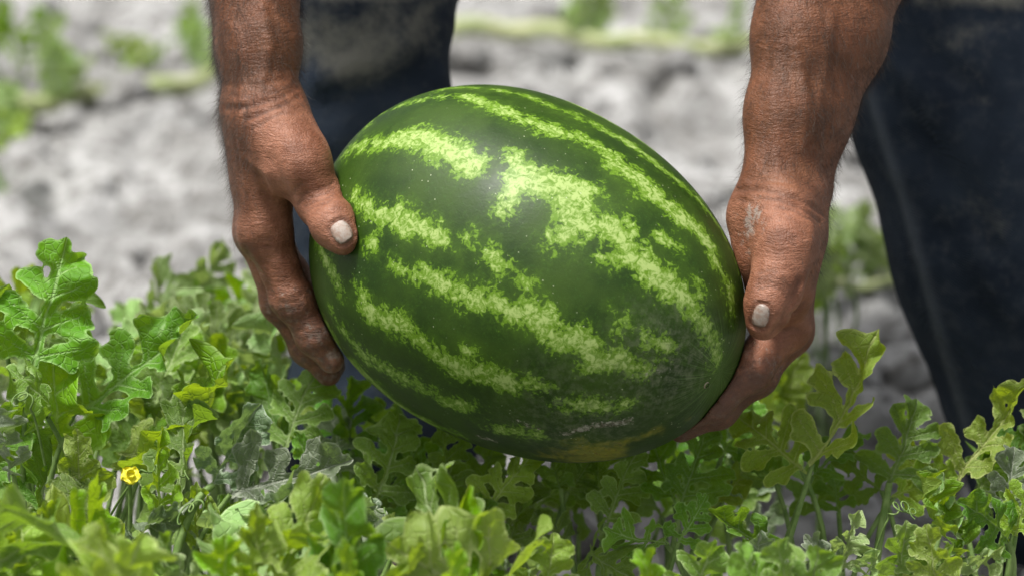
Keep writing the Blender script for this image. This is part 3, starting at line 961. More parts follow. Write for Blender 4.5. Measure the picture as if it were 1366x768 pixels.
for a, b, m in (((1186, 74), (1366, 254), -.005), ((1170, 110), (1330, 330), .006), ((1200, 60), (1380, 180), .006), ((1230, 230), (1372, 420), -.004), ((1260, 300), (1366, 380), .004), ((1200, 190), (1300, 420), .004)):
    pts = [P(a[0] + (b[0] - a[0]) * t, a[1] + (b[1] - a[1]) * t, .215 + .02 * abs(t - .5)) for t in np.linspace(0, 1, 6)]
    fj.groove(pts, m * 1.9, .012)
for pts, m in ((((600, 40), (585, 70), (592, 110)), .004), (((420, 110), (500, 92), (570, 60)), -.004), (((410, 150), (480, 120), (560, 96)), .004), (((380, 420), (395, 470), (385, 540)), .005), (((628, 600), (632, 650), (645, 700)), -.005)):
    fj.groove([P(x, y, .225) for x, y in pts], m * 1.8, .012)
v, f = fj.surface(); v = relax(v, f, 2, .5)
v = v + vnormals(v, f) * ((fbm(v * 22, 3, 2) - .5) * .008)[:, None]
px, py, pd = project(v)
fade = np.zeros(len(v))
for x, y, rx, ry, s in ((480, 50, 140, 50, .80), (470, 78, 60, 30, 1.0), (540, 30, 50, 22, .6), (560, 12, 60, 14, .5), (500, -10, 130, 16, .9), (1330, -2, 110, 16, .9), (1300, 60, 60, 60, .35), (1330, 300, 40, 80, .25)):
    fade = np.maximum(fade, s * np.exp(-((px - x) / rx) ** 2 - ((py - y) / ry) ** 2))
fade[pd > .36] = 0
seam = np.zeros(len(v))
sp = [(1160, 120), (1178, 180), (1205, 260), (1232, 360), (1262, 470), (1292, 570), (1320, 680)]
for i in range(len(sp) - 1):
    a, b = np.array(sp[i], float), np.array(sp[i + 1], float)
    q = np.stack([px, py], 1); t = np.clip(((q - a) @ (b - a)) / ((b - a) @ (b - a)), 0, 1)
    seam = np.maximum(seam, np.exp(-(np.linalg.norm(q - a - t[:, None] * (b - a), axis=1) / 7) ** 2))
seam[pd > .34] = 0
v = v + vnormals(v, f) * (seam * .0022)[:, None]
pchild('jeans', np_mesh('jeans', v, f, {'fade': fade, 'seam': seam}), M_DENIM)
for A in (AL, AR):
    fo = Field(A + [-.08, -.26, -.09], A + [.08, .12, .12], .006)
    fo.chain([A + [0, 0, .06], A + [0, .01, -.02]], [.048, .046], .02)
    fo.cone(A + [0, .01, -.03], A + [0, -.15, -.035], .040, .042, .02)
    fo.f = np.maximum(fo.f, -((fo.lo[2] + fo.h * np.arange(fo.n[2]))[None, None, :] - .004).astype(np.float32))
    v, f = fo.surface(); pchild('boot', np_mesh('boot', v, f), M_BOOT)

# ------------------------------------------------------------------ leaves
def leaf_mesh(seed, fold, bend, ruffle, curl, slim=1.0, lobe_amp=.10):
    rg = np.random.default_rng(seed)
    prim = [((0, 0), (0, .5), .020, .046), ((0, .5), (0, .93), .050, .072)]
    ribs = [((0, -.02), (0, 1.0), 1.9)]; lobes = []
    for s in (-1, 1):
        prim.append(((0, .82), (s * .12, .90), .045, .048))
        for v0, L, a in ((.15, .37, 66), (.36, .36, 58), (.56, .28, 52), (.74, .18, 46)):
            v0 = v0 + rg.uniform(-.03, .03); L = L * rg.uniform(.78, 1.18) * slim; a = R(a + rg.uniform(-7, 7))
            lobes.append((s, v0, a, L, float(np.clip(rg.normal() * .8, -1.3, 1.3))))
            b = np.array([0, v0]); d = np.array([s * math.sin(a), math.cos(a)])
            e = b + d * L
            prim.append((tuple(b), tuple(b + d * L * .5), .038, .056)); prim.append((tuple(b + d * L * .5), tuple(e), .056, rg.uniform(.066, .090)))
            ribs.append((tuple(b), tuple(e), .80))
            for fr, da, sl in ((.50, 52, .13), (.80, -40, .04)) if v0 < .5 else ():
                q = b + d * L * fr; aa = a + R(da + rg.uniform(-10, 10)); dd = np.array([s * math.sin(aa), math.cos(aa)])
                sl = sl * rg.uniform(.7, 1.25) * L / .4
                prim.append((tuple(q), tuple(q + dd * sl), .034, rg.uniform(.046, .062)))
                ribs.append((tuple(q), tuple(q + dd * sl), .35))
    h = .0150
    us = np.arange(-.66, .661, h); vs = np.arange(-.10, 1.10, h)
    UU, VV = np.meshgrid(us, vs, indexing='ij')
    X = np.stack([UU, VV], -1)
    def sdf(X):
        D = None
        for a, b, ra, rb in prim:
            a, d = np.array(a), np.array(b) - np.array(a)
            t = np.clip(((X - a) @ d) / (d @ d), 0, 1)
            q = np.linalg.norm(X - a - t[..., None] * d, axis=-1) - (ra + (rb - ra) * t)
            if D is None: D = q
            else:
                k = .03; hh = np.maximum(k - np.abs(D - q), 0) / k
                D = np.minimum(D, q) - hh * hh * k * .25
        w = np.stack([X[..., 0] * 17 + seed, X[..., 1] * 17, np.zeros(X.shape[:-1])], -1)
        return D + (vnoise(w, 5) - .5) * .030 + (vnoise(w * 1.9 + 9, 6) - .5) * .020
    D = sdf(X)
    cc = (D[:-1, :-1] + D[1:, :-1] + D[:-1, 1:] + D[1:, 1:]) / 4
    cell = cc < .001
    i, j = np.nonzero(cell)
    nj = len(vs)
    q = np.stack([i * nj + j, (i + 1) * nj + j, (i + 1) * nj + j + 1, i * nj + j + 1], 1)
    used = np.zeros(X.shape[0] * nj, bool); used[q.ravel()] = True
    cnt = np.bincount(q.ravel(), minlength=len(used))
    pts = X.reshape(-1, 2).copy()
    bnd = used & (cnt < 4)
    for _ in range(3):                                       # pull the rim onto the outline
        p = pts[bnd]; e = 1e-3
        d0 = sdf(p); g = np.stack([(sdf(p + [e, 0]) - d0) / e, (sdf(p + [0, e]) - d0) / e], 1)
        stp = -d0[:, None] * g / (np.sum(g * g, 1)[:, None] + 1e-6)
        ln = np.linalg.norm(stp, axis=1, keepdims=True)
        pts[bnd] = p + stp * np.minimum(1, .0095 / (ln + 1e-9))
    remap = np.cumsum(used) - 1
    q = remap[q]; p = pts[used]
    sd_ = -sdf(p)
    edge = np.where(bnd[used], 0, np.maximum(sd_, .004))
    vein = np.full(len(p), 1.0)
    for a, b, wgt in ribs:
        a, d = np.array(a), np.array(b) - np.array(a)
        t = np.clip(((p - a) @ d) / (d @ d), 0, 1)
        vein = np.minimum(vein, np.linalg.norm(p - a - t[:, None] * d, axis=1) / wgt * (1 + 1.1 * t))
    u, vv = p[:, 0], p[:, 1]
    au = np.sqrt(u * u + .02 ** 2) - .02
    ph = rg.uniform(0, 6.28, 4)
    thin = np.clip(1 - sd_ / .075, 0, 1)
    fa = fold * (1 + .25 * np.sin(vv * 5 + ph[0]))
    x = np.sign(u) * au * np.cos(fa) + np.clip(u, -.02, .02) * .3
    z = au * np.sin(fa) + curl * au ** 2 * (1 + .5 * np.sin(vv * 8 + ph[1]))
    z = z + ruffle * thin * np.clip(au / .12, 0, 1) * np.sin(vv * 24 + np.sign(u) * 7 * au + ph[2] + (u > 0) * 2.0)
    for s_, v0, a_, L_, g_ in lobes:                          # every lobe lifts, droops and twists its own way
        dx, dy = s_ * math.sin(a_), math.cos(a_)
        t = (u * dx + (vv - v0) * dy) / L_; cr = -u * dy + (vv - v0) * dx
        wgt = np.clip(t - .15, 0, 1.3) ** 1.6 * np.clip(1.25 - np.abs(cr) / .12, 0, 1) * (np.sign(u) == s_)
        z = z + wgt * (g_ * lobe_amp + cr * g_ * .9) + np.clip(t, 0, 1) * np.clip(1.3 - np.abs(cr) / .11, 0, 1) * (np.sign(u) == s_) * (cr / .06) ** 2 * .022 * (1 if g_ > -.4 else -1)
    nz = np.stack([u * 4.5 + seed * 3.1, vv * 4.5, np.zeros_like(u)], -1)
    z = z + (fbm(nz, 3, seed) - .5) * ruffle * 3.2
    x = x + (fbm(nz + 31, 2, seed) - .5) * ruffle * .8
    k = bend + 1e-4
    th = k * vv
    y = np.sin(th) / k - z * np.sin(th)
    zz = (1 - np.cos(th)) / k + z * np.cos(th)
    co = np.stack([x, y, zz], 1)
    L = np.linalg.norm([math.sin(k) / k, (1 - math.cos(k)) / k])
    # lay the chord along +Y
    an = math.atan2((1 - math.cos(k)) / k, math.sin(k) / k)
    c, s = math.cos(-an), math.sin(-an)
    co = np.stack([co[:, 0], co[:, 1] * c - co[:, 2] * s, co[:, 1] * s + co[:, 2] * c], 1) / L
    return np_mesh('leaf_%d' % seed, co, q, {'lu': u, 'lv': vv, 'vein': vein, 'edge': edge})

VAR = {'open': [], 'cup': [], 'fold': [], 'droop': [], 'crisp': []}
sd0 = 1
for kind, ps in (('open', (.22, -.35, .030, -.25)), ('cup', (.55, .45, .034, .25)), ('fold', (.95, .35, .036, -.3)), ('droop', (.12, -1.1, .034, -.45)), ('crisp', (.6, .6, .060, .2))):
    for q in range(6):
        rg = random.Random(sd0)
        VAR[kind].append(leaf_mesh(sd0, ps[0] * rg.uniform(.7, 1.3), ps[1] * rg.uniform(.5, 1.5), ps[2] * rg.uniform(.8, 1.3), ps[3], rg.uniform(.78, 1.05)))
        sd0 += 1
LEAF0 = VAR['open'][0]
for lst in VAR.values():
    for me in lst: me.materials.append(LEAF['fresh'])

class Plant:
    def __init__(self, base, label, group=None, seed=1):
        self.base = np.array(base, float); self.rg = random.Random(seed)
        x, y, z = self.base
        self.base[2] = float(ground_height(np.array([x]), np.array([y]))[0])
        self.o = empty('watermelon_plant', self.base)
        tag(self.o, label, 'plant', group or 'watermelon plants in the field')
        self.inv = Matrix.Translation(-Vector(self.base))

    def part(self, name, me, mat=None, matrix=None):
        o = bpy.data.objects.new(name, me); COL.objects.link(o)
        if mat is not None and not me.materials: me.materials.append(mat)
        o.parent = self.o; o.matrix_parent_inverse = self.inv
        if matrix is not None: o.matrix_basis = matrix
        return o

    def leaf_at(self, a, b, roll, kind='open', mat='fresh', wide=1.0, root=None, stalk=True, thick=.0017, via=None):
        """a leaf from its base point a to its tip b; roll 0 shows its upper face to the camera"""
        a, b = np.asarray(a, float), np.asarray(b, float)
        y = b - a; L = np.linalg.norm(y); y = y / L
        if L < .056: L = min(L * 1.22, .057)
        n = CAM - a; n = n - (n @ y) * y; n /= np.linalg.norm(n)
        x = np.cross(y, n)
        cr, sr = math.cos(R(roll)), math.sin(R(roll))
        z = n * cr + x * sr; x = np.cross(y, z)
        me = self.rg.choice(VAR[kind])
        fx = self.rg.choice((-1, 1)) if wide > 0 else 1
        m = Matrix(((x[0] * L * wide, y[0] * L, z[0] * L, a[0]), (x[1] * L * wide, y[1] * L, z[1] * L, a[1]), (x[2] * L * wide, y[2] * L, z[2] * L, a[2]), (0, 0, 0, 1)))
        o = self.part('leaf', me, matrix=m)
        o.material_slots[0].link = 'OBJECT'; o.material_slots[0].material = LEAF[mat]
        if stalk:
            if root is None:
                root = self.base + np.array([self.rg.uniform(-.03, .03), self.rg.uniform(-.03, .03), .0])
            root = np.asarray(root, float)
            mid = a - (y * .55 + np.array([0, 0, .45])) * min(.10, .45 * np.linalg.norm(a - root))
            mid[2] = max(mid[2], root[2] + .02)
            if via is not None: mid = P(*via) * 1.0
            path = bezier(root, mid, a + y * .004, 10)
            v, f = tube(path, np.linspace(thick * 1.25, thick * .85, 10), 7)
            self.part('stalk', np_mesh('stalk', v, f), M_STALK)
        return o

    def leaf(self, a, b, d, d2=None, **kw):
        r = kw.pop('root', None)
        if r is not None: kw['root'] = P(*r)
        return self.leaf_at(P(a[0], a[1], d), P(b[0], b[1], d if d2 is None else d2), **kw)

    def scatter(self, n, box, drange, size, mats, kinds=('open', 'cup', 'fold', 'droop'), lean=1.0, rolls=(-85, 85)):
        rg = self.rg
        x0, y0, x1, y1 = box
        for _ in range(n):
            d = rg.uniform(*drange)
            p = P(rg.uniform(x0, x1), rg.uniform(y0, y1), d)
            L = rg.uniform(*size)
            dr = np.array([rg.gauss(0, .6) * lean, rg.gauss(0, .6) * lean, rg.uniform(.25, 1.0)]); dr /= np.linalg.norm(dr)
            self.leaf_at(p - dr * L * .5, p + dr * L * .5, rg.uniform(*rolls), rg.choice(kinds), rg.choice(mats), rg.uniform(.8, 1.1))

def tendril(pl, a, b, turns=3, r=.006):
    a, b = np.asarray(a, float), np.asarray(b, float)
    t = np.linspace(0, 1, 60)
    ax_ = (b - a) / np.linalg.norm(b - a); u = np.cross(ax_, [.2, -1, .3]); u /= np.linalg.norm(u); w = np.cross(ax_, u)
    rr = r * np.clip((t - .35) / .3, 0, 1) * (1.1 - .6 * t)
    path = a + t[:, None] * (b - a) + (rr * np.cos(t * turns * 12))[:, None] * u + (rr * np.sin(t * turns * 12))[:, None] * w
    path[:, 2] += .02 * np.sin(t * 3.1)
    v, f = tube(path, np.linspace(.0008, .0004, 60), 5)
    pl.part('tendril', np_mesh('tendril', v, f), M_STALK)

def ground_under(px, py, d):
    p = P(px, py, d); return (p[0], p[1], 0)

# -- left side, in front of the pale soil
pl = Plant(ground_under(95, 600, .0), 'tall watermelon plant with an upright lobed leaf beside a small yellow flower', seed=11)
pl.leaf((36, 512), (90, 316), -.02, -.01, roll=12, kind='open', mat='fresh', wide=1.12)
pl.leaf((93, 556), (264, 418), .01, .0, roll=-28, kind='cup', mat='fresh', wide=1.0, root=(60, 760, .01))
pl.leaf((70, 560), (-20, 505), -.03, -.06, roll=55, kind='droop', mat='fresh')
pl.leaf((108, 724), (102, 572), -.07, -.08, roll=-14, kind='cup', mat='lime', wide=1.05)
pl.leaf((212, 694), (215, 588), -.09, -.10, roll=20, kind='fold', mat='lime', wide=.62)
pl.leaf((30, 560), (120, 470), .06, .08, roll=150, kind='droop', mat='deep')
pl.leaf((10, 470), (-30, 380), .0, -.02, roll=30, kind='open', mat='fresh')
pl.leaf((60, 470), (110, 395), .05, .05, roll=120, kind='cup', mat='deep')
pl.leaf((20, 640), (0, 560), -.10, -.12, roll=70, kind='crisp', mat='silver', wide=.8)
pl.leaf((45, 690), (68, 590), -.02, .0, roll=-60, kind='fold', mat='deep')
pl.leaf((130, 690), (60, 655), -.05, -.10, roll=40, kind='droop', mat='fresh')
pl.leaf((165, 730), (230, 690), -.08, -.11, roll=30, kind='crisp', mat='silver', wide=.8)
pl.leaf((190, 740), (255, 655), -.02, .02, roll=-30, kind='open', mat='fresh')
pl.leaf((150, 640), (185, 560), .06, .07, roll=160, kind='open', mat='deep')
pl.scatter(9, (-20, 560, 250, 740), (-.05, .08), (0.058, 0.104), ('fresh', 'deep', 'fresh', 'lime'))
tendril(pl, P(140, 700, -.06), P(255, 640, -.08)); tendril(pl, P(60, 620, -.05), P(20, 540, -.08), 2)
# the flower
fc = P(174, 634, -.085); frame_n = camvec(.15, .55, .82)
fl_o = pl.part('flower', np_mesh('flower_heart', *tube([fc - frame_n * .004, fc + frame_n * .003], [.0022, .0026], 8)), M_PETAL)
fx = np.cross(frame_n, [0, 0, 1]); fx /= np.linalg.norm(fx); fy = np.cross(frame_n, fx)
for k in range(5):
    a = k * 2 * math.pi / 5 + .4
    d = fx * math.cos(a) + fy * math.sin(a); e = np.cross(frame_n, d)
    gu, gv = np.meshgrid(np.linspace(-1, 1, 7), np.linspace(0, 1, 7), indexing='ij')
    w = .0040 * np.sin(np.clip(gv * .78 + .22, 0, 1) * math.pi) ** .6
    V_ = fc + gv[..., None] * .0060 * d + (gu * w)[..., None] * e + ((gv ** 2 * .0004 + .0016 * gv * np.sin(gu * 5 + gv * 4 + k)))[..., None] * frame_n
    i, j = np.meshgrid(np.arange(6), np.arange(6), indexing='ij')
    q = np.stack([i * 7 + j, (i + 1) * 7 + j, (i + 1) * 7 + j + 1, i * 7 + j + 1], -1).reshape(-1, 4)
    po = add('petal', np_mesh('petal', V_.reshape(-1, 3), q), M_PETAL); po.parent = fl_o; po.matrix_parent_inverse = pl.inv.copy()
    po.matrix_parent_inverse = Matrix.Identity(4)
v, f = tube(bezier(pl.base, fc - np.array([0, -.01, .10]), fc - frame_n * .003, 8), .0012, 6)
pl.part('flower_stalk', np_mesh('flower_stalk', v, f), M_STALK)

pl = Plant(ground_under(340, 640, -.05), 'watermelon plant with curled silvery grey green leaves', seed=12)
pl.leaf((280, 655), (346, 540), -.10, -.095, roll=16, kind='crisp', mat='silver', wide=1.05, via=(238, 666, -.11), root=(215, 860, -.10), thick=.0024)
pl.leaf((298, 662), (470, 612), -.105, -.10, roll=-14, kind='cup', mat='silver', wide=1.15)
pl.leaf((345, 704), (502, 676), -.115, -.12, roll=12, kind='cup', mat='silver', wide=1.1)
pl.leaf((322, 690), (440, 662), -.11, -.12, roll=34, kind='crisp', mat='silver', wide=1.0)
pl.leaf((265, 745), (262, 660), -.10, -.10, roll=10, kind='fold', mat='lime', wide=.8)
pl.leaf((400, 735), (330, 690), -.09, -.12, roll=-30, kind='droop', mat='silver')
pl.leaf((420, 720), (485, 700), -.09, -.12, roll=40, kind='crisp', mat='silver')
pl.scatter(4, (240, 690, 480, 760), (-.06, .03), (0.052, 0.091), ('silver', 'fresh', 'deep', 'silver'), kinds=('crisp', 'cup', 'droop'))

tendril(pl, P(420, 740, -.08), P(520, 690, -.10)); tendril(pl, P(300, 740, -.10), P(236, 700, -.12), 2)
# -- below the melon
pl = Plant(ground_under(450, 640, .06), 'shaded watermelon plant below the fingertips that point straight down', seed=13)
pl.leaf((378, 606), (424, 486), .05, .06, roll=-28, kind='open', mat='fresh', wide=1.15)
pl.leaf((372, 600), (350, 500), .07, .08, roll=-15, kind='cup', mat='fresh')
pl.leaf((500, 672), (528, 572), .04, .05, roll=24, kind='open', mat='fresh', wide=1.2)
pl.leaf((470, 610), (468, 520), .09, .10, roll=30, kind='fold', mat='fresh')
pl.leaf((455, 640), (440, 560), .08, .1, roll=30, kind='open', mat='silver')
pl.leaf((430, 660), (400, 590), .03, .03, roll=-15, kind='cup', mat='fresh')
pl.leaf((480, 690), (560, 640), .06, .08, roll=-30, kind='droop', mat='fresh')
pl.scatter(3, (400, 590, 560, 700), (.10, .16), (0.07, 0.10), ('deep', 'fresh'))
pl = Plant(ground_under(610, 700, .06), 'watermelon plant with a long stalk in the shade under the melon', seed=14)
pl.leaf((602, 660), (592, 565), .05, .04, roll=18, kind='cup', mat='fresh', wide=.95, root=(610, 830, .05))
pl.leaf((598, 668), (548, 600), .07, .09, roll=-28, kind='open', mat='fresh')
pl.leaf((600, 690), (540, 655), .05, .05, roll=-15, kind='droop', mat='fresh')
pl.leaf((640, 690), (706, 612), .04, .03, roll=-20, kind='open', mat='lime')
pl.leaf((625, 700), (655, 606), .09, .10, roll=10, kind='open', mat='fresh', wide=1.1)
pl.leaf((700, 720), (668, 640), .06, .07, roll=-20, kind='cup', mat='fresh')
pl.leaf((655, 700), (690, 640), .07, .08, roll=20, kind='open', mat='pale')
pl.leaf((675, 738), (715, 640), .03, .05, roll=24, kind='fold', mat='fresh', wide=1.1)
pl.leaf((665, 735), (640, 670), .03, .03, roll=18, kind='cup', mat='fresh')
pl.scatter(2, (560, 620, 680, 680), (.12, .18), (0.07, 0.09), ('deep', 'fresh'))
pl = Plant(ground_under(790, 700, .05), 'shaded watermelon plant with bare stalks rising below the yellow belly', seed=15)
pl.leaf((750, 660), (735, 590), .04, .04, roll=-28, kind='open', mat='fresh', root=(772, 790, .03))
pl.leaf((752, 662), (788, 612), .05, .06, roll=20, kind='open', mat='fresh')
pl.leaf((806, 705), (846, 612), .03, .03, roll=18, kind='cup', mat='fresh', wide=1.05, root=(797, 800, .03))
pl.leaf((802, 690), (800, 610), .05, .06, roll=-22, kind='open', mat='fresh')
pl.leaf((790, 728), (838, 765), .02, -.02, roll=20, kind='droop', mat='fresh')
pl.leaf((760, 730), (720, 690), .04, .03, roll=24, kind='open', mat='fresh')
pl.leaf((700, 690), (760, 625), .09, .11, roll=30, kind='open', mat='fresh')
pl.scatter(3, (690, 610, 860, 650), (.10, .16), (0.07, 0.09), ('deep', 'fresh'))
pl = Plant(ground_under(905, 700, .03), 'watermelon plant with a forked leaf below the hand cupping the melon', seed=16)
pl.leaf((906, 680), (950, 560), .02, .03, roll=18, kind='cup', mat='fresh', wide=1.1, root=(888, 800, .02))
pl.leaf((903, 680), (868, 588), .03, .05, roll=24, kind='open', mat='fresh', wide=1.0)
pl.leaf((893, 722), (822, 706), .0, -.02, roll=-40, kind='droop', mat='fresh', wide=.9)
pl.leaf((900, 730), (935, 672), -.01, -.01, roll=10, kind='droop', mat='fresh', wide=1.0)
pl.leaf((960, 610), (1000, 545), .08, .09, roll=20, kind='open', mat='fresh')
pl.leaf((975, 640), (1030, 590), .09, .1, roll=30, kind='open', mat='fresh')
pl.leaf((940, 690), (985, 650), .06, .07, roll=-28, kind='droop', mat='gold')
pl.scatter(4, (870, 590, 1000, 660), (.08, .18), (0.058, 0.098), ('fresh', 'deep', 'silver'))

# -- right side
pl = Plant(ground_under(1060, 720, .02), 'watermelon plant with one tall backlit yellow green leaf over bare soil', seed=17)
pl.leaf((1080, 626), (1174, 440), .0, .0, roll=-28, kind='cup', mat='gold', wide=.80, root=(1028, 800, .01))
pl.leaf((1076, 632), (990, 560), .02, .03, roll=18, kind='open', mat='gold', wide=1.1)
pl.leaf((1078, 640), (1140, 588), .03, .05, roll=-28, kind='open', mat='fresh', wide=.9)
pl.leaf((1040, 650), (1000, 600), .06, .07, roll=24, kind='cup', mat='deep')
pl.leaf((1050, 745), (962, 690), -.05, -.06, roll=22, kind='fold', mat='fresh', wide=1.1)
pl.leaf((1095, 690), (1060, 620), .08, .10, roll=20, kind='open', mat='deep')
pl = Plant(ground_under(1175, 740, .03), 'watermelon plant with a thick pale stalk and small lobed crown on bare soil', seed=18)
pl.leaf((1184, 652), (1216, 552), .02, .03, roll=20, kind='open', mat='fresh', wide=1.3, root=(1158, 840, .02), thick=.0025)
pl.leaf((1182, 660), (1130, 610), .03, .05, roll=-28, kind='open', mat='deep', wide=1.1)
pl.leaf((1186, 664), (1262, 640), .03, .04, roll=-22, kind='droop', mat='gold', wide=.9)
pl.leaf((1120, 690), (1110, 630), .06, .08, roll=20, kind='open', mat='deep')
pl.leaf((1120, 770), (1142, 696), -.07, -.07, roll=15, kind='crisp', mat='pale', wide=1.0)
pl.leaf((1190, 800), (1205, 712), -.09, -.10, roll=20, kind='open', mat='fresh', wide=1.15)
pl.leaf((1105, 775), (1078, 725), -.06, -.08, roll=20, kind='droop', mat='silver')
pl.leaf((1150, 775), (1170, 740), -.07, -.08, roll=-20, kind='crisp', mat='pale')
tendril(pl, P(1160, 760, -.02), P(1222, 690, -.05)); 
pl = Plant(ground_under(1275, 740, .0), 'watermelon plant with a ruffled upright leaf curling beside a yellowish one', seed=19)
pl.leaf((1270, 648), (1372, 506), .03, .02, roll=-22, kind='cup', mat='gold', wide=.85, root=(1240, 800, .02))
pl.leaf((1268, 650), (1200, 604), .04, .05, roll=-22, kind='open', mat='gold', wide=1.0)
pl.leaf((1290, 752), (1224, 626), -.07, -.08, roll=62, kind='crisp', mat='lime', wide=.75)
pl.leaf((1286, 752), (1252, 660), -.065, -.07, roll=-30, kind='crisp', mat='pale', wide=.6)
pl.leaf((1290, 775), (1212, 752), -.08, -.10, roll=30, kind='crisp', mat='fresh', wide=.9)
pl.leaf((1290, 772), (1330, 736), -.08, -.10, roll=20, kind='crisp', mat='pale', wide=.9)
pl.leaf((1255, 800), (1240, 715), -.10, -.11, roll=-15, kind='open', mat='lime', wide=1.1)
pl.leaf((1300, 660), (1345, 590), .07, .08, roll=30, kind='open', mat='fresh')
pl = Plant(ground_under(1350, 740, .0), 'watermelon plant with broad grey green leaves in front of the darker jeans leg', seed=20)
pl.leaf((1350, 724), (1292, 678), -.04, -.07, roll=30, kind='open', mat='fresh', wide=1.0, root=(1340, 820, -.03))
pl.leaf((1352, 722), (1380, 640), -.04, -.05, roll=-20, kind='open', mat='lime')
pl.leaf((1340, 690), (1350, 612), -.01, .0, roll=15, kind='open', mat='silver', wide=1.2)
pl.leaf((1370, 640), (1340, 570), .05, .06, roll=24, kind='open', mat='deep')
pl.leaf((1375, 600), (1400, 530), .06, .06, roll=24, kind='open', mat='fresh')
pl.scatter(3, (1310, 580, 1400, 700), (.03, .10), (0.058, 0.091), ('fresh', 'deep'))

# -- foreground, out of focus
pl = Plant(ground_under(60, 760, -.30), 'blurred lime watermelon plant with drooping leaves in front of the flowering plant', seed=21)
pl.leaf((70, 830), (190, 712), -.30, -.33, roll=50, kind='droop', mat='lime', wide=1.1)
pl.leaf((20, 830), (30, 672), -.20, -.20, roll=25, kind='open', mat='lime')
pl.leaf((80, 800), (65, 690), -.17, -.18, roll=-20, kind='fold', mat='lime')
pl.leaf((180, 830), (110, 740), -.32, -.34, roll=60, kind='droop', mat='lime')
pl.leaf((-10, 790), (-20, 700), -.2, -.22, roll=30, kind='open', mat='lime')
pl.leaf((215, 810), (225, 725), -.2, -.22, roll=-30, kind='cup', mat='fresh')
pl.scatter(5, (-20, 730, 250, 800), (-.28, -.12), (0.08, 0.13), ('lime', 'fresh', 'lime'))
pl = Plant(ground_under(350, 770, -.26), 'lime green watermelon plant with a narrow upright leaf before the silvery one', seed=22)
pl.leaf((345, 810), (342, 678), -.24, -.25, roll=10, kind='fold', mat='lime', wide=.75)
pl.leaf((360, 800), (395, 712), -.22, -.24, roll=60, kind='cup', mat='lime')
pl.leaf((290, 820), (300, 730), -.25, -.27, roll=20, kind='open', mat='lime')
pl.leaf((250, 800), (215, 745), -.2, -.22, roll=30, kind='droop', mat='pale')
pl.scatter(4, (240, 735, 430, 800), (-.25, -.12), (0.075, 0.12), ('lime', 'fresh', 'pale'))
pl = Plant(ground_under(540, 770, -.26), 'lime green watermelon plant with broad blurred leaves in front of the melon', seed=23)
pl.leaf((470, 800), (560, 716), -.24, -.27, roll=60, kind='droop', mat='lime', wide=1.1)
pl.leaf((430, 770), (470, 695), -.18, -.2, roll=50, kind='cup', mat='lime')
pl.leaf((520, 740), (575, 690), -.16, -.17, roll=55, kind='cup', mat='lime', wide=.8)
pl.leaf((620, 800), (628, 704), -.17, -.18, roll=20, kind='open', mat='lime', wide=1.1)
pl.leaf((640, 800), (660, 735), -.16, -.18, roll=-20, kind='open', mat='silver')
pl.leaf((560, 830), (600, 742), -.28, -.30, roll=40, kind='droop', mat='lime')
pl.leaf((420, 830), (450, 738), -.28, -.30, roll=50, kind='droop', mat='lime')
pl.scatter(7, (410, 735, 640, 800), (-.28, -.12), (0.08, 0.13), ('lime', 'fresh', 'lime'))
pl = Plant(ground_under(735, 790, -.15), 'watermelon plant with a pale toothed leaf just before the bare soil', seed=24)
pl.leaf((715, 830), (735, 732), -.15, -.16, roll=20, kind='open', mat='lime', wide=1.1)
pl.leaf((745, 820), (700, 745), -.15, -.16, roll=40, kind='crisp', mat='pale')
pl.leaf((672, 800), (668, 738), -.14, -.15, roll=-20, kind='fold', mat='silver')
pl = Plant(ground_under(980, 800, -.2), 'fresh green watermelon plant in the blurred foreground below the forked leaf', seed=25)
pl.leaf((905, 830), (945, 738), -.14, -.16, roll=35, kind='open', mat='fresh', wide=1.1)
pl.leaf((990, 830), (985, 742), -.2, -.22, roll=45, kind='droop', mat='fresh', wide=1.1)
pl.leaf((1050, 830), (1040, 738), -.2, -.22, roll=30, kind='open', mat='fresh', wide=1.1)
pl.leaf((870, 830), (850, 752), -.2, -.22, roll=30, kind='droop', mat='lime')
pl.leaf((1020, 790), (1015, 722), -.10, -.11, roll=40, kind='cup', mat='silver')
pl.leaf((1085, 830), (1090, 745), -.2, -.22, roll=-30, kind='open', mat='fresh')

# -- behind on the left: a bank of leaves going out of focus
for bx, (x0, x1, y0, y1), dr, lab, sd_, nn in (
    (190, (150, 240, 470, 580), (.14, .30), 'blurred watermelon plant just behind the slanting lobed leaf', 31, 12),
    (290, (215, 375, 440, 600), (.12, .28), 'leafy watermelon plant behind the curled silvery leaves', 32, 19),
    (255, (195, 370, 395, 490), (.26, .46), 'pale sunlit blurred watermelon plant behind the fingers that point straight down', 33, 15),
    (40, (-20, 100, 400, 510), (.2, .40), 'blurred watermelon plant just behind the tallest upright leaf', 34, 10)):
    pl = Plant(ground_under(bx, 600, sum(dr) / 2), lab, seed=sd_)
    pl.scatter(nn, (x0, y0, x1, y1), dr, (.045, .08), ('pale', 'pale', 'fresh', 'pale', 'lime'), rolls=(-70, 70))
    if sd_ == 33:
        pl.leaf((215, 440), (212, 360), .36, .38, roll=10, kind='fold', mat='pale')
        pl.leaf((250, 410), (290, 338), .38, .40, roll=30, kind='open', mat='pale')
        pl.leaf((330, 460), (345, 385), .30, .30, roll=10, kind='open', mat='pale', wide=1.1)

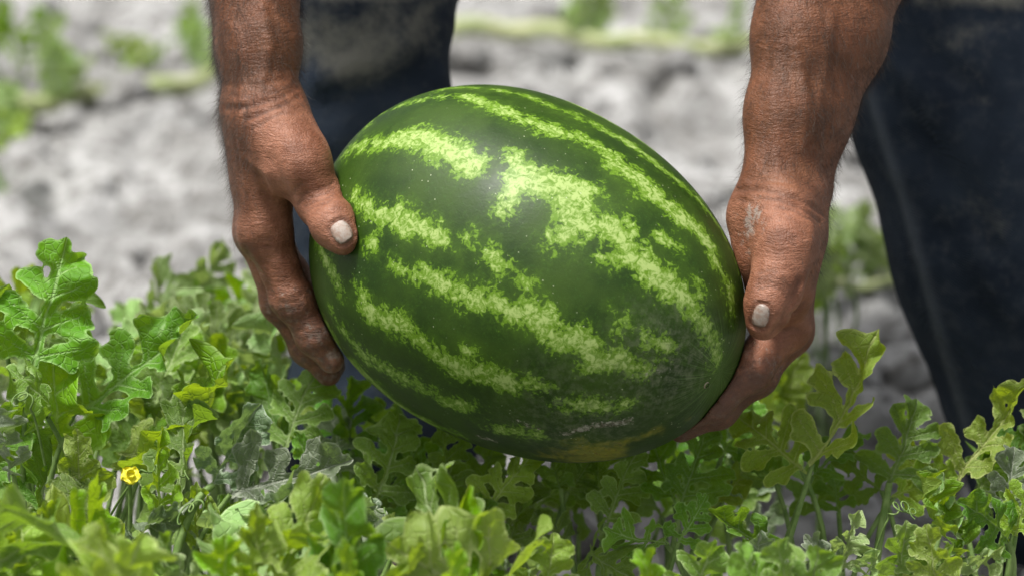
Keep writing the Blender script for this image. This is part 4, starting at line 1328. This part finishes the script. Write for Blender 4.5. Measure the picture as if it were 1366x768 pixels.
# -- behind the right hand, and far back
for bx, by, dd, n, box, lab, sd_, mats in (
    (1028, 560, .32, 4, (1010, 505, 1035, 550), 'small lime watermelon plant behind the fingers cupping the melon from below', 41, ('lime', 'lime')),
    (1095, 430, .75, 5, (1085, 320, 1105, 420), 'blurred lime watermelon plant between the wrist and the darker jeans leg', 42, ('lime', 'pale')),
    (30, 190, 1.9, 5, (-20, 20, 95, 110), 'far blurred watermelon plant with an arching shoot at the end of the vine', 43, ('lime', 'pale', 'fresh')),
    (175, 110, 2.0, 3, (155, 45, 200, 95), 'far blurred upright lime watermelon shoot on pale soil', 44, ('lime', 'lime')),
    (250, 100, 2.1, 3, (240, 20, 285, 90), 'far blurred pale watermelon plant beside the hairy forearm', 45, ('lime', 'pale')),
    (10, 260, 1.4, 4, (-20, 130, 15, 180), 'small watermelon seedling just in front of the far pale vine', 46, ('lime', 'pale'))):
    pl = Plant(ground_under(bx, by, dd), lab, seed=sd_)
    # stand the plant on the soil where its foot is seen
    pl.scatter(n, box, (dd - .1, dd + .1), (.045, .075), mats, rolls=(-60, 60))

# -- pale runners lying on the soil
def runner(pts, d_guess, label, r=.006):
    out = []
    for x, y in pts:
        t = (CAM + 0)
        dirv = FWD + RGT * (x - 683) * PIX + UPV * (384 - y) * PIX
        k = (0.03 - CAM[2]) / dirv[2]
        out.append(CAM + k * dirv)
    out = np.array(out)
    tt = np.linspace(0, len(out) - 1, 24)
    path = np.stack([np.interp(tt, np.arange(len(out)), out[:, k]) for k in range(3)], 1)
    path[:, 2] += .004 * np.sin(tt * 5)
    v, f = tube(path, r * np.linspace(1, .8, 24), 8)
    mid = path[12].copy(); mid[2] = 0
    e = empty('melon_vine', mid); tag(e, label, 'vine', 'vines lying on the soil')
    o = add('stem', np_mesh('vine_stem', v, f), M_VINE); o.parent = e; o.matrix_parent_inverse = Matrix.Translation(-Vector(mid))
    rg = random.Random(len(pts) * 7 + int(pts[0][0]))
    for q in range(5):
        p = path[rg.randrange(2, 22)]
        dr = np.array([rg.gauss(0, .7), rg.gauss(0, .5), .7]); dr /= np.linalg.norm(dr); L = rg.uniform(.05, .08)
        x = np.cross(dr, [rg.gauss(0, 1), -1, .3]); x /= np.linalg.norm(x); z = np.cross(x, dr)
        m = Matrix(((x[0] * L, dr[0] * L, z[0] * L, p[0]), (x[1] * L, dr[1] * L, z[1] * L, p[1]), (x[2] * L, dr[2] * L, z[2] * L, p[2]), (0, 0, 0, 1)))
        lo_ = bpy.data.objects.new('leaf', rg.choice(VAR['open'])); COL.objects.link(lo_)
        lo_.parent = e; lo_.matrix_parent_inverse = Matrix.Translation(-Vector(mid)); lo_.matrix_basis = m
        lo_.material_slots[0].link = 'OBJECT'; lo_.material_slots[0].material = LEAF['pale']
runner([(-30, 150), (60, 135), (150, 125), (230, 118), (290, 95)], 1.6, 'pale green blurred vine lying on the soil below the far lime shoots', .011)
runner([(600, 40), (690, 38), (780, 50), (880, 60), (1010, 62)], 2.0, 'pale yellowish blurred vine lying across the soil beyond the melon', .010)
runner([(1085, 372), (1150, 378), (1240, 380)], .8, 'thin pale vine on the soil between the wrist and the jeans', .005)
